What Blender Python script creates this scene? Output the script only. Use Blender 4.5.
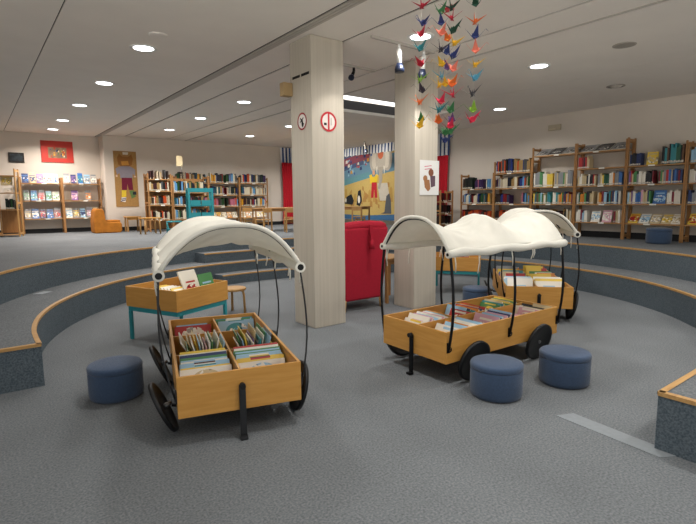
import bpy, bmesh, math, random
from math import sin, cos, pi, radians as RAD
from mathutils import Vector, Matrix
random.seed(7)
for o in list(bpy.data.objects): bpy.data.objects.remove(o)
SC = bpy.context.scene
COL = SC.collection

# ------------------------------------------------------------------ camera, world, exposure, lights
EYE = 1.6
YAW, PITCH, ROLL = RAD(37.477), RAD(7.118), RAD(-.486)
FPX = 489.7
f_ = Vector((sin(YAW)*cos(PITCH), cos(YAW)*cos(PITCH), -sin(PITCH)))
r_ = Vector((cos(YAW), -sin(YAW), 0)); u_ = r_.cross(f_)
r2, u2 = r_*cos(ROLL)+u_*sin(ROLL), -r_*sin(ROLL)+u_*cos(ROLL)
cam = bpy.data.objects.new('camera', bpy.data.cameras.new('camera'))
COL.objects.link(cam)
mw = Matrix(((r2.x, u2.x, -f_.x, 0), (r2.y, u2.y, -f_.y, 0), (r2.z, u2.z, -f_.z, EYE), (0, 0, 0, 1)))
cam.matrix_world = mw
cam.data.sensor_fit = 'HORIZONTAL'; cam.data.sensor_width = 36.0
cam.data.lens = 36.0*FPX/696.0
cam.data.clip_start = .05
SC.camera = cam

W = bpy.data.worlds.new('world'); SC.world = W; W.use_nodes = True
bg = W.node_tree.nodes['Background']
# added fill light for the ceiling, brightest below the horizon, entering open hall sides
wt = W.node_tree; tcw = wt.nodes.new('ShaderNodeTexCoord'); sxw = wt.nodes.new('ShaderNodeSeparateXYZ'); rw = wt.nodes.new('ShaderNodeValToRGB')
wt.links.new(tcw.outputs['Generated'], sxw.inputs[0]); mrw = wt.nodes.new('ShaderNodeMapRange'); mrw.inputs[1].default_value = -.12; mrw.inputs[2].default_value = .12
wt.links.new(sxw.outputs[2], mrw.inputs[0]); wt.links.new(mrw.outputs[0], rw.inputs['Fac'])
rw.color_ramp.elements[0].color = (1, .95, .88, 1); rw.color_ramp.elements[1].color = (.30, .32, .34, 1)
wt.links.new(rw.outputs['Color'], bg.inputs['Color']); bg.inputs['Strength'].default_value = 1.5
SC.view_settings.view_transform = 'Standard'; SC.view_settings.look = 'None'
SC.view_settings.gamma = 1.0; SC.view_settings.use_curve_mapping = False
SC.view_settings.exposure = 0.36

DOWN_POWER = 20
CEIL = 3.55
DOWNLIGHTS = [(1.92, y) for y in (2.1, 4.4, 6.74, 9.03, 11.3, 13.55, 15.3)] + \
             [(4.46, y) for y in (2.1, 4.35, 6.75, 9.14, 11.45, 13.7)] + \
             [(6.83, y) for y in (1.95, 4.24, 11.35, 13.68)] + [(9.3, 6.67), (9.3, 8.95)]
EXTRA_LIGHTS = [(1.92, -.2), (4.46, -.2), (6.83, -.4), (9.2, 13.6)]
def lamp(name, kind, loc, power, color=(1, .95, .88), size=.3, target=None, **kw):
    d = bpy.data.lights.new(name, kind); d.energy = power; d.color = color
    if kind == 'AREA':
        d.shape = 'DISK'; d.size = size
    for k, v in kw.items(): setattr(d, k, v)
    o = bpy.data.objects.new(name, d); COL.objects.link(o); o.location = loc
    if target is not None:
        o.rotation_euler = (Vector(target)-Vector(loc)).to_track_quat('-Z', 'Y').to_euler()
    return o
for x, y in DOWNLIGHTS+EXTRA_LIGHTS:
    warm = (1, .90, .82) if (x < 2.5 and y > 8) else (1, .965, .92)
    lamp('downlight_lamp', 'AREA', (x, y, CEIL-.03), DOWN_POWER*(2.6 if y > 13 and x < 3 else 1.9 if y > 13 else 1.5 if y > 10 else 1), warm, .3, spread=RAD(150))
for y in (12.6, 14.6):
    lamp('mural_spot_lamp', 'SPOT', (9.9, y, 3.3), 55, (1, .95, .86), target=(11.4, y, 2.3), spot_size=RAD(110), spot_blend=.8, shadow_soft_size=.08)
lamp('column_spot_lamp', 'SPOT', (4.95, 4.62, 3.2), 22, (1, .96, .9), target=(5.3, 5.04, 2.2), spot_size=RAD(60), spot_blend=.6, shadow_soft_size=.04)
lamp('column_spot_lamp', 'SPOT', (3.75, 4.45, 3.25), 16, (1, .96, .9), target=(3.62, 5.04, 2.3), spot_size=RAD(60), spot_blend=.6, shadow_soft_size=.04)

# ------------------------------------------------------------------ materials
MATS = {}
def srgb(c):
    if isinstance(c, str): c = tuple(int(c[i:i+2], 16)/255 for i in (0, 2, 4))
    return tuple((v/12.92 if v <= .04045 else ((v+.055)/1.055)**2.4) for v in c[:3])+(1,)
class NT:
    def __init__(s, name):
        s.m = bpy.data.materials.new(name); s.m.use_nodes = True
        s.t = s.m.node_tree; s.b = s.t.nodes['Principled BSDF']
    def n(s, typ, **kw):
        x = s.t.nodes.new(typ)
        for k, v in kw.items():
            if k in x.inputs: x.inputs[k].default_value = v
            else: setattr(x, k, v)
        return x
    def l(s, a, b): s.t.links.new(a, b)
def mat(name, color, rough=.6, metal=0, var=0, scale=8, stretch=(1, 1, 1), bump=0, bscale=None, color2=None, spec=.4, detail=4, sheen=0):
    if name in MATS: return MATS[name]
    t = NT(name); b = t.b; c = srgb(color)
    b.inputs['Base Color'].default_value = c; b.inputs['Roughness'].default_value = rough
    b.inputs['Metallic'].default_value = metal
    b.inputs['Specular IOR Level'].default_value = spec
    if sheen: b.inputs['Sheen Weight'].default_value = sheen
    if var or bump or color2:
        tc = t.n('ShaderNodeTexCoord'); mp = t.n('ShaderNodeMapping'); t.l(tc.outputs['Object'], mp.inputs['Vector'])
        mp.inputs['Scale'].default_value = stretch
        nz = t.n('ShaderNodeTexNoise'); nz.inputs['Scale'].default_value = scale; nz.inputs['Detail'].default_value = detail
        t.l(mp.outputs['Vector'], nz.inputs['Vector'])
        if var or color2:
            r = t.n('ShaderNodeValToRGB'); e = r.color_ramp.elements
            e[0].position = .32; e[1].position = .68
            if color2: e[0].color = srgb(color2); e[1].color = c
            else:
                e[0].color = tuple(v*(1-var) for v in c[:3])+(1,); e[1].color = tuple(min(1, v*(1+var)) for v in c[:3])+(1,)
            t.l(nz.outputs['Fac'], r.inputs['Fac']); t.l(r.outputs['Color'], b.inputs['Base Color'])
        if bump:
            n2 = nz
            if bscale:
                n2 = t.n('ShaderNodeTexNoise'); n2.inputs['Scale'].default_value = bscale; t.l(tc.outputs['Object'], n2.inputs['Vector'])
            bp = t.n('ShaderNodeBump'); bp.inputs['Strength'].default_value = bump; bp.inputs['Distance'].default_value = .01
            t.l(n2.outputs['Fac'], bp.inputs['Height']); t.l(bp.outputs['Normal'], b.inputs['Normal'])
    MATS[name] = t.m; return t.m
def carpet(name, c1, c2, big=.10):
    t = NT(name); b = t.b; b.inputs['Roughness'].default_value = .95; b.inputs['Specular IOR Level'].default_value = .1
    tc = t.n('ShaderNodeTexCoord')
    n1 = t.n('ShaderNodeTexNoise'); n1.inputs['Scale'].default_value = 75; n1.inputs['Detail'].default_value = 3
    n2 = t.n('ShaderNodeTexNoise'); n2.inputs['Scale'].default_value = 1.1; n2.inputs['Detail'].default_value = 5
    t.l(tc.outputs['Object'], n1.inputs['Vector']); t.l(tc.outputs['Object'], n2.inputs['Vector'])
    r = t.n('ShaderNodeValToRGB'); r.color_ramp.elements[0].position = .3; r.color_ramp.elements[1].position = .7
    r.color_ramp.elements[0].color = srgb(c1); r.color_ramp.elements[1].color = srgb(c2)
    t.l(n1.outputs['Fac'], r.inputs['Fac'])
    mr = t.n('ShaderNodeMapRange'); mr.inputs[1].default_value = .3; mr.inputs[2].default_value = .7
    mr.inputs[3].default_value = 1-big; mr.inputs[4].default_value = 1+big
    t.l(n2.outputs['Fac'], mr.inputs[0])
    mx = t.n('ShaderNodeVectorMath', operation='SCALE'); t.l(r.outputs['Color'], mx.inputs[0]); t.l(mr.outputs[0], mx.inputs['Scale'])
    t.l(mx.outputs[0], b.inputs['Base Color'])
    bp = t.n('ShaderNodeBump'); bp.inputs['Strength'].default_value = .5; bp.inputs['Distance'].default_value = .006
    t.l(n1.outputs['Fac'], bp.inputs['Height']); t.l(bp.outputs['Normal'], b.inputs['Normal'])
    MATS[name] = t.m; return t.m
def wood(name, c1, c2, axis=0, scale=3.0, rough=.45):
    t = NT(name); b = t.b; b.inputs['Roughness'].default_value = rough; b.inputs['Specular IOR Level'].default_value = .35
    tc = t.n('ShaderNodeTexCoord'); mp = t.n('ShaderNodeMapping'); s = [14, 14, 14]; s[axis] = 1.2
    mp.inputs['Scale'].default_value = s; t.l(tc.outputs['Object'], mp.inputs['Vector'])
    nz = t.n('ShaderNodeTexNoise'); nz.inputs['Scale'].default_value = scale; nz.inputs['Detail'].default_value = 6; nz.inputs['Distortion'].default_value = .4
    t.l(mp.outputs['Vector'], nz.inputs['Vector'])
    r = t.n('ShaderNodeValToRGB'); r.color_ramp.elements[0].position = .3; r.color_ramp.elements[1].position = .7
    r.color_ramp.elements[0].color = srgb(c1); r.color_ramp.elements[1].color = srgb(c2)
    t.l(nz.outputs['Fac'], r.inputs['Fac']); t.l(r.outputs['Color'], b.inputs['Base Color'])
    MATS[name] = t.m; return t.m
def emit(name, color, strength):
    t = NT(name); t.b.inputs['Base Color'].default_value = srgb(color)
    t.b.inputs['Emission Color'].default_value = srgb(color); t.b.inputs['Emission Strength'].default_value = strength
    MATS[name] = t.m; return t.m

M_floor = carpet('grey_carpet', '5c6063', '7d8184')
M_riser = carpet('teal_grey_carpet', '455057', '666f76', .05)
M_trim = wood('oak_nosing', 'a87f4c', 'c29a62', 0)
M_wall = mat('wall_plaster', 'd6cdc1', .9, var=.03, scale=1.5, bump=.05, bscale=60)
M_ceil = mat('ceiling_panel', 'e6e0d8', .85, var=.02, scale=2)
M_dark = mat('dark_slot', '0d0d0d', .8)
M_base = mat('dark_baseboard', '1c1d20', .7)
M_rail = mat('grey_rail', 'b5afa7', .5)
# board marked concrete
t = NT('painted_concrete'); tc = t.n('ShaderNodeTexCoord'); mp = t.n('ShaderNodeMapping'); mp.inputs['Scale'].default_value = (26, 26, .6)
nz = t.n('ShaderNodeTexNoise'); nz.inputs['Scale'].default_value = 1.2; nz.inputs['Detail'].default_value = 6
t.l(tc.outputs['Object'], mp.inputs['Vector']); t.l(mp.outputs['Vector'], nz.inputs['Vector'])
rp = t.n('ShaderNodeValToRGB'); rp.color_ramp.elements[0].color = srgb('b3ab9d'); rp.color_ramp.elements[1].color = srgb('bcb4a6')
rp.color_ramp.elements[0].position = .35; rp.color_ramp.elements[1].position = .65
t.l(nz.outputs['Fac'], rp.inputs['Fac']); t.l(rp.outputs['Color'], t.b.inputs['Base Color']); t.b.inputs['Roughness'].default_value = .8
bp = t.n('ShaderNodeBump'); bp.inputs['Strength'].default_value = .15; bp.inputs['Distance'].default_value = .01
t.l(nz.outputs['Fac'], bp.inputs['Height']); t.l(bp.outputs['Normal'], t.b.inputs['Normal'])
M_conc = t.m
M_beech = wood('beech_board', 'c08a42', 'cc9850', 0, rough=.4)
M_beechx = wood('beech_board_cross', 'c08a42', 'cc9850', 1, rough=.4)
M_beechy = wood('beech_post', 'a9824f', 'bf945c', 2)
M_shelf = wood('oak_shelf', '9a7044', 'b58655', 1)
M_shelfx = wood('oak_shelf_long', '9a7448', 'b88c5c', 0)
M_post = wood('oak_post', '936a40', 'ad7f4f', 2)
M_teal = mat('teal_enamel', '2f8f98', .4, var=.03)
M_iron = mat('black_iron', '16171a', .45, metal=.5)
M_tyre = mat('black_wheel_paint', '101113', .5, var=.2, scale=20)
M_steel = mat('bare_steel', '77787a', .35, metal=.9)
M_canvas = mat('cream_canvas', 'e6e4da', .9, var=.03, scale=12, bump=.12, bscale=160)
t_ = M_canvas.node_tree; tl = t_.nodes.new('ShaderNodeBsdfTranslucent'); tl.inputs['Color'].default_value = srgb('faf6ec')
ms_ = t_.nodes.new('ShaderNodeMixShader'); ms_.inputs[0].default_value = .25
t_.links.new(t_.nodes['Principled BSDF'].outputs[0], ms_.inputs[1]); t_.links.new(tl.outputs[0], ms_.inputs[2]); t_.links.new(ms_.outputs[0], t_.nodes['Material Output'].inputs['Surface'])
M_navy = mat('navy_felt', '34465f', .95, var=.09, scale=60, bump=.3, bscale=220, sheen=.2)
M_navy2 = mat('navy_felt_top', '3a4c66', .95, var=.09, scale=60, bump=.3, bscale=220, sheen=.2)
M_red = mat('red_upholstery', 'a5112b', .85, var=.06, scale=30, bump=.15, bscale=150)
M_curt = mat('red_curtain_cloth', 'c01a2c', .85, var=.05, scale=20)
M_white = mat('white_enamel', 'e6e6e2', .4)
M_paper = mat('white_paper', 'ebe7dc', .9, var=.03, scale=40)
M_black = mat('matt_black', '101012', .7)
M_orange = mat('tan_felt', 'a8691f', .9, var=.15, scale=9, bump=.2, bscale=90)
M_lamp = emit('lit_downlight', 'f4fbff', 6.0)
M_strip = emit('recess_face_glow', 'ffffff', 2.0)
def flat(c, rough=.75):
    n = 'paint_'+c
    return MATS.get(n) or mat(n, c, rough, var=.05, scale=25)
def objcol_mat(name, rough=.5):
    t = NT(name); oi = t.n('ShaderNodeObjectInfo'); t.l(oi.outputs['Color'], t.b.inputs['Base Color']); t.b.inputs['Roughness'].default_value = rough
    MATS[name] = t.m; return t.m
M_spine = objcol_mat('spine_cloth')
t = NT('spine_cloth_far'); at_ = t.n('ShaderNodeAttribute', attribute_name='bookcol'); t.l(at_.outputs['Color'], t.b.inputs['Base Color']); t.b.inputs['Roughness'].default_value = .5
M_farbook = t.m
def cover_mat(c1, c2):
    name = 'cover_%s_%s' % (c1, c2)
    if name in MATS: return MATS[name]
    t = NT(name); b = t.b; b.inputs['Roughness'].default_value = .35
    tc = t.n('ShaderNodeTexCoord'); oi = t.n('ShaderNodeObjectInfo')
    ad = t.n('ShaderNodeVectorMath', operation='ADD'); t.l(tc.outputs['Object'], ad.inputs[0])
    cx = t.n('ShaderNodeCombineXYZ'); mm = t.n('ShaderNodeMath', operation='MULTIPLY'); t.l(oi.outputs['Random'], mm.inputs[0]); mm.inputs[1].default_value = 40
    t.l(mm.outputs[0], cx.inputs[0]); t.l(mm.outputs[0], cx.inputs[2]); t.l(cx.outputs[0], ad.inputs[1])
    v = t.n('ShaderNodeTexVoronoi'); v.inputs['Scale'].default_value = 34; t.l(ad.outputs[0], v.inputs['Vector'])
    r = t.n('ShaderNodeValToRGB'); r.color_ramp.interpolation = 'CONSTANT'
    e = r.color_ramp.elements; e[0].position = 0; e[0].color = srgb(c2); e[1].position = .45; e[1].color = srgb(c1)
    x = e.new(.7); x.color = srgb('f0ede4')
    x = e.new(.84); x.color = tuple(v_*.45 for v_ in srgb(c2)[:3])+(1,)
    sp = t.n('ShaderNodeSeparateColor'); t.l(v.outputs['Color'], sp.inputs[0]); t.l(sp.outputs[0], r.inputs['Fac'])
    sx = t.n('ShaderNodeSeparateXYZ'); t.l(tc.outputs['Object'], sx.inputs[0])
    def m_(op, a, b2=0):
        q = t.n('ShaderNodeMath', operation=op)
        for i_, v_ in enumerate((a, b2)):
            if hasattr(v_, 'links'): t.l(v_, q.inputs[i_])
            else: q.inputs[i_].default_value = v_
        return q.outputs[0]
    dx = m_('POWER', m_('DIVIDE', m_('ABSOLUTE', sx.outputs[0]), .105), 2.0); dz = m_('POWER', m_('DIVIDE', m_('ABSOLUTE', m_('SUBTRACT', sx.outputs[2], .105)), .075), 2.0)
    art = m_('LESS_THAN', m_('ADD', dx, dz), 1.0)
    bar = m_('MULTIPLY', m_('LESS_THAN', m_('ABSOLUTE', m_('SUBTRACT', sx.outputs[2], .208)), .011), m_('LESS_THAN', m_('ABSOLUTE', sx.outputs[0]), .075))
    m1 = t.n('ShaderNodeMix', data_type='RGBA'); m1.inputs[6].default_value = srgb(c1); t.l(art, m1.inputs[0]); t.l(r.outputs['Color'], m1.inputs[7])
    m2 = t.n('ShaderNodeMix', data_type='RGBA'); t.l(m1.outputs[2], m2.inputs[6]); m2.inputs[7].default_value = srgb(c2 if c2 != c1 else '5a3a30'); t.l(bar, m2.inputs[0])
    t.l(m2.outputs[2], b.inputs['Base Color'])
    MATS[name] = t.m; return t.m

# ------------------------------------------------------------------ mesh helpers
class MB:
    """collects shapes with material slots into one mesh"""
    def __init__(s): s.bm = bmesh.new(); s.mats = []; s.k = 0
    def use(s, m):
        if m not in s.mats: s.mats.append(m)
        s.k = s.mats.index(m); return s
    def _fin(s, faces):
        for f in faces: f.material_index = s.k
    def box(s, c, d, rz=0, bev=0, mx=None):
        c = Vector(c); hx, hy, hz = d[0]/2, d[1]/2, d[2]/2
        M = (mx if mx is not None else Matrix.Translation(c) @ Matrix.Rotation(rz, 4, 'Z'))
        r = bmesh.ops.create_cube(s.bm, size=1.0, matrix=M @ Matrix.Diagonal((d[0], d[1], d[2], 1)))
        fs = {f for v in r['verts'] for f in v.link_faces}
        s._fin(fs)
        if bev > 0:
            es = {e for v in r['verts'] for e in v.link_edges}
            rr = bmesh.ops.bevel(s.bm, geom=list(es), offset=min(bev, min(d)*.45), segments=2, affect='EDGES', profile=.6)
            s._fin(rr['faces'])
        return s
    def span(s, a, b, bev=0):
        return s.box([(a[i]+b[i])/2 for i in range(3)], [abs(b[i]-a[i]) for i in range(3)], bev=bev)
    def hexa(s, lo, hi, bev=0):
        """closed box from four lower and four upper corners"""
        a = [s.bm.verts.new(p) for p in lo]; b = [s.bm.verts.new(p) for p in hi]
        fs = [s.bm.faces.new(a[::-1]), s.bm.faces.new(b)]+[s.bm.faces.new((a[i], a[(i+1) % 4], b[(i+1) % 4], b[i])) for i in range(4)]
        s._fin(fs)
        if bev:
            es = list({e for f in fs for e in f.edges})
            rr = bmesh.ops.bevel(s.bm, geom=es, offset=bev, segments=4, affect='EDGES', profile=.5); s._fin(rr['faces'])
            for f in rr['faces']: f.smooth = True
        return s
    def poly(s, pts):
        vs = [s.bm.verts.new(p) for p in pts]; f = s.bm.faces.new(vs); s._fin([f]); return s
    def prism(s, pts, z0, z1):
        n = len(pts)
        a = [s.bm.verts.new((p[0], p[1], z0)) for p in pts]; b = [s.bm.verts.new((p[0], p[1], z1)) for p in pts]
        fs = [s.bm.faces.new(b), s.bm.faces.new(a[::-1])]
        for i in range(n): fs.append(s.bm.faces.new((a[i], a[(i+1) % n], b[(i+1) % n], b[i])))
        s._fin(fs); return s
    def tube(s, pts, r, seg=8, cap=True):
        pts = [Vector(p) for p in pts]; rings = []
        rr = r if isinstance(r, (list, tuple)) else [r]*len(pts)
        up = None
        for i, p in enumerate(pts):
            d = (pts[min(i+1, len(pts)-1)]-pts[max(i-1, 0)])
            d = d.normalized() if d.length > 1e-9 else Vector((0, 0, 1))
            if up is None: up = Vector((0, 0, 1)) if abs(d.z) < .9 else Vector((1, 0, 0))
            a = d.cross(up)
            if a.length < 1e-4: a = d.cross(Vector((1, .3, 0)))
            a.normalize(); b = a.cross(d).normalized(); up = b
            rings.append([s.bm.verts.new(p+a*rr[i]*cos(2*pi*k/seg)+b*rr[i]*sin(2*pi*k/seg)) for k in range(seg)])
        fs = []
        for q in range(len(rings)-1):
            for k in range(seg):
                f = s.bm.faces.new((rings[q][k], rings[q][(k+1) % seg], rings[q+1][(k+1) % seg], rings[q+1][k])); f.smooth = True; fs.append(f)
        if cap: fs += [s.bm.faces.new(rings[0][::-1]), s.bm.faces.new(rings[-1])]
        s._fin(fs); return s
    def lathe(s, prof, c=(0, 0, 0), seg=32, mx=None):
        M = mx if mx is not None else Matrix.Translation(c); rings = []; fs = []
        for (r, z) in prof:
            if r < 1e-6: rings.append([s.bm.verts.new(M @ Vector((0, 0, z)))])
            else: rings.append([s.bm.verts.new(M @ Vector((r*cos(2*pi*k/seg), r*sin(2*pi*k/seg), z))) for k in range(seg)])
        for a, b in zip(rings[:-1], rings[1:]):
            for k in range(seg):
                k2 = (k+1) % seg
                if len(a) == 1 and len(b) == 1: continue
                if len(a) == 1: f = s.bm.faces.new((a[0], b[k], b[k2]))
                elif len(b) == 1: f = s.bm.faces.new((a[k], b[0], a[k2]))
                else: f = s.bm.faces.new((a[k], b[k], b[k2], a[k2]))
                f.smooth = True; fs.append(f)
        s._fin(fs); return s
    def grid(s, fn, nu, nv):
        vs = [[s.bm.verts.new(fn(i/nu, j/nv)) for j in range(nv+1)] for i in range(nu+1)]; fs = []
        for i in range(nu):
            for j in range(nv):
                f = s.bm.faces.new((vs[i][j], vs[i+1][j], vs[i+1][j+1], vs[i][j+1])); f.smooth = True; fs.append(f)
        s._fin(fs); return s
    def build(s, name, m=None, parent=None, loc=None):
        if m is not None: s.mats = [m]+[x for x in s.mats if x is not m] if not s.mats else s.mats
        bmesh.ops.recalc_face_normals(s.bm, faces=s.bm.faces)
        me = bpy.data.meshes.new(name); s.bm.to_mesh(me); s.bm.free()
        for x in s.mats: me.materials.append(x)
        o = bpy.data.objects.new(name, me); COL.objects.link(o)
        if parent is not None: o.parent = parent
        if loc is not None: o.location = loc
        return o
def B(m): return MB().use(m)
def empty(name, loc, rz=0):
    o = bpy.data.objects.new(name, None); o.empty_display_size = .1; COL.objects.link(o)
    o.location = loc; o.rotation_euler = (0, 0, rz); return o
def tag(o, label, cat, group=None, kind=None):
    o['label'] = label; o['category'] = cat
    if group: o['group'] = group
    if kind: o['kind'] = kind
    return o
def struct(o): o['kind'] = 'structure'; return o
def thick(o, t, off=0):
    m = o.modifiers.new('thickness', 'SOLIDIFY'); m.thickness = t; m.offset = off; return o
ORD = ['zeroth', 'first', 'second', 'third', 'fourth', 'fifth', 'sixth', 'seventh', 'eighth', 'ninth', 'tenth', 'eleventh', 'twelfth', 'thirteenth', 'fourteenth', 'fifteenth', 'sixteenth', 'seventeenth', 'eighteenth', 'nineteenth', 'twentieth', 'twenty-first', 'twenty-second', 'twenty-third', 'twenty-fourth', 'twenty-fifth', 'twenty-sixth', 'twenty-seventh', 'twenty-eighth', 'twenty-ninth', 'thirtieth', 'thirty-first', 'thirty-second', 'thirty-third', 'thirty-fourth']
def copy_tree(o, parent=None):
    c = o.copy(); COL.objects.link(c)
    if parent is not None: c.parent = parent; c.matrix_parent_inverse = o.matrix_parent_inverse.copy()
    for ch in list(o.children): copy_tree(ch, c)
    return c

# ------------------------------------------------------------------ the room
CX, CY, R1, R2 = 4.45, 5.22, 4.05, 4.70
S1, S2 = .38, .76
XR, YB, YB2 = 10.97, 15.83, 16.40       # right wall, back wall, back wall of the left alcove
XM = 11.4                               # mural wall
ENDL, ENDR = 4.95, 3.37
def path(r, n=96):
    pts = [(CX-r, ENDL)]
    for i in range(n+1):
        a = pi-1.5*pi*i/n
        pts.append((CX+r*cos(a), CY+r*sin(a)))
    pts.append((ENDR, CY-r)); return pts
def ribbon(name, pa, pb, z, m, th=0):
    b = B(m)
    for i in range(len(pa)-1):
        b.poly([(*pa[i], z), (*pa[i+1], z), (*pb[i+1], z), (*pb[i], z)])
    return b
def project(p):
    if p[0] <= CX-R2+1e-6 and p[1] < CY: return (-4.5, p[1])
    if p[1] <= CY-R2+1e-6 and p[0] < CX: return (p[0], -3.)
    dx, dy = p[0]-CX, p[1]-CY; k = 1e9
    if dx > 1e-6: k = min(k, (XM+.02-CX)/dx)
    if dx < -1e-6: k = min(k, (-4.5-CX)/dx)
    if dy > 1e-6: k = min(k, (YB2+.02-CY)/dy)
    if dy < -1e-6: k = min(k, (-3.-CY)/dy)
    return (CX+dx*k, CY+dy*k)
def path2(r):
    pts = [(CX-r, ENDL)]
    an = [pi-1.5*pi*i/96 for i in range(97)]
    for x, y in ((XM+.02, YB2+.02), (-4.5, YB2+.02), (XM+.02, -3.)):
        an.append(math.atan2(y-CY, x-CX))
    an = sorted({round(a if a > -pi/2-1e-6 else a, 6) for a in an}, reverse=True)
    for a in an: pts.append((CX+r*cos(a), CY+r*sin(a)))
    pts.append((ENDR, CY-r)); return pts
fl = B(M_floor).span((-4.5, -3, -.1), (XM+.05, YB2+.05, 0)).build('floor'); struct(fl)
p1, p2 = path(R1), path(R2)
tread = ribbon('t', p1, p2, S1, M_floor).build('floor_seating_step'); struct(tread)
pu = path2(R2); po = [project(p) for p in pu]
upper = ribbon('u', pu, po, S2, M_floor).build('floor_upper_level'); struct(upper)
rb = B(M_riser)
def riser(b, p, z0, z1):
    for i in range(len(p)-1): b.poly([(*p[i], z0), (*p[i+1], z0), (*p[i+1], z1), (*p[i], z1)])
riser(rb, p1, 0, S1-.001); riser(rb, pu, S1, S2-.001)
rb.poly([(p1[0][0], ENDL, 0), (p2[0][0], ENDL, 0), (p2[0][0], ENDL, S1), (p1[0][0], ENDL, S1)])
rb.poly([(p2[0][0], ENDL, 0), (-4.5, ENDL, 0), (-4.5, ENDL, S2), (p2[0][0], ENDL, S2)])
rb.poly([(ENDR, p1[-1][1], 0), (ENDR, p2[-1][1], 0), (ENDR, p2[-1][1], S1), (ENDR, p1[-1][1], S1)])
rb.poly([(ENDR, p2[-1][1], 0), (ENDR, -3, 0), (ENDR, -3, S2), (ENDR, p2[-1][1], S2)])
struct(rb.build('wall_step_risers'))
def nosing(pp, w, z):
    b = B(M_trim); q = []
    n = len(pp)
    for i, p in enumerate(pp):
        d = Vector(pp[min(i+1, n-1)])-Vector(pp[max(i-1, 0)]); d.normalize(); nrm = Vector((-d.y, d.x))   # outward
        q.append((Vector(p)-nrm*.006, Vector(p)+nrm*w))
    for i in range(n-1):
        a, c = q[i], q[i+1]
        v = [(*a[0], z-.022), (*c[0], z-.022), (*c[0], z+.004), (*a[0], z+.004), (*a[1], z+.004), (*c[1], z+.004)]
        b.poly(v[0:4]); b.poly([v[3], v[2], v[5], v[4]])
    return b
struct(nosing(p1, .035, S1).build('trim_1')); struct(nosing(pu, .035, S2).build('trim_2'))
tb = B(M_trim)
tb.span((p2[0][0], ENDL-.006, S1-.022), (p1[0][0], ENDL+.035, S1+.004)).span((ENDR-.006, p2[-1][1], S1-.022), (ENDR+.035, p1[-1][1], S1+.004))
struct(tb.build('trim_3'))
# intermediate stair treads
def wedge(ra, rb_, a0, a1, z0, z1, name, k):
    n = 14; A = [a0+(a1-a0)*i/n for i in range(n+1)]
    pts = [(CX+ra*cos(a), CY+ra*sin(a)) for a in A]+[(CX+rb_*cos(a), CY+rb_*sin(a)) for a in A[::-1]]
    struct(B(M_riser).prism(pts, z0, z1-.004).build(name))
    pts2 = [(CX+(ra+.03)*cos(a), CY+(ra+.03)*sin(a)) for a in A]+[(CX+rb_*cos(a), CY+rb_*sin(a)) for a in A[::-1]]
    struct(B(M_floor).prism(pts2, z1-.004, z1).build(name+'_carpet'))
    pts3 = [(CX+(ra-.006)*cos(a), CY+(ra-.006)*sin(a)) for a in A]+[(CX+(ra+.03)*cos(a), CY+(ra+.03)*sin(a)) for a in A[::-1]]
    struct(B(M_trim).prism(pts3, z1-.022, z1+.003).build('trim_%d' % k))
wedge(3.72, R1+.01, RAD(100.5), RAD(72), 0, .19, 'floor_lower_stair', 4)
wedge(4.34, R2+.01, RAD(100.5), RAD(72), S1, .57, 'floor_upper_stair', 5)
# walls
struct(B(M_wall).span((3.22, YB, 0), (XM+.1, YB+.7, CEIL+.2)).build('wall_back'))
struct(B(M_wall).span((-4.6, YB2, 0), (3.22, YB2+.15, CEIL+.2)).build('wall_alcove'))
struct(B(M_wall).span((-4.65, 6.5, 0), (-4.5, YB2, CEIL+.2)).build('wall_left'))
struct(B(M_wall).span((XR, -3, 0), (XM+.1, 9.72, CEIL+.2)).build('wall_right'))
struct(B(M_wall).span((XM, 9.72, 0), (XM+.1, YB, CEIL+.2)).build('wall_mural'))
bb = B(M_base)
bb.span((XR-.015, -3, S2), (XR, 9.7, S2+.13))
struct(bb.build('baseboard_right'))
struct(B(M_base).span((3.23, YB-.015, S2), (9.2, YB, S2+.12)).build('baseboard_back'))
struct(B(M_base).span((-4.5, YB2-.015, S2), (3.2, YB2, S2+.12)).build('baseboard_alcove'))
# ceiling in long panels separated by dark joints
cb = B(M_ceil)
RX0, RX1, RY0, RY1 = 5.72, 8.7, 7.5, 8.87
Y0, Y1 = -3, YB2+.05
cb.span((-4.5, Y0, CEIL), (.892, Y1, CEIL+.1)).span((.905, Y0, CEIL), (3.10, Y1, CEIL+.1)).span((3.262, Y0, CEIL), (3.808, Y1, CEIL+.1))
cb.span((3.846, Y0, CEIL), (5.045, Y1, CEIL+.1)).span((5.08, Y0, CEIL), (5.65, Y1, CEIL+.1))
for a, b2 in (((5.69, Y0), (8.05, RY0)), ((5.69, RY1), (8.05, Y1)), ((5.69, RY0), (RX0, RY1)), ((8.06, Y0), (XM+.05, RY0)), ((8.06, RY1), (XM+.05, Y1)), ((RX1, RY0), (XM+.05, RY1))):
    cb.span((a[0], a[1], CEIL), (b2[0], b2[1], CEIL+.1))
cb.use(M_dark)
for x0, x1 in ((.885, .91), (3.095, 3.275), (3.80, 3.855), (5.04, 5.085), (5.645, 5.695)):
    cb.span((x0, Y0, CEIL+.012), (x1, Y1, CEIL+.09))
struct(cb.build('ceiling'))
tr = B(M_rail)
for x, w_ in ((3.132, .036), (3.176, .036), (3.22, .036)): tr.span((x, Y0, CEIL-.002), (x+w_, Y1, CEIL+.02))
tr.span((5.615, Y0, CEIL-.012), (5.64, Y1, CEIL+.02))
struct(tr.build('trim_6'))
rc = B(M_ceil).span((RX0-.03, RY0-.03, CEIL+.1), (RX0, RY1+.03, CEIL+.6)).span((RX1, RY0-.03, CEIL+.1), (RX1+.03, RY1+.03, CEIL+.6))
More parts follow.
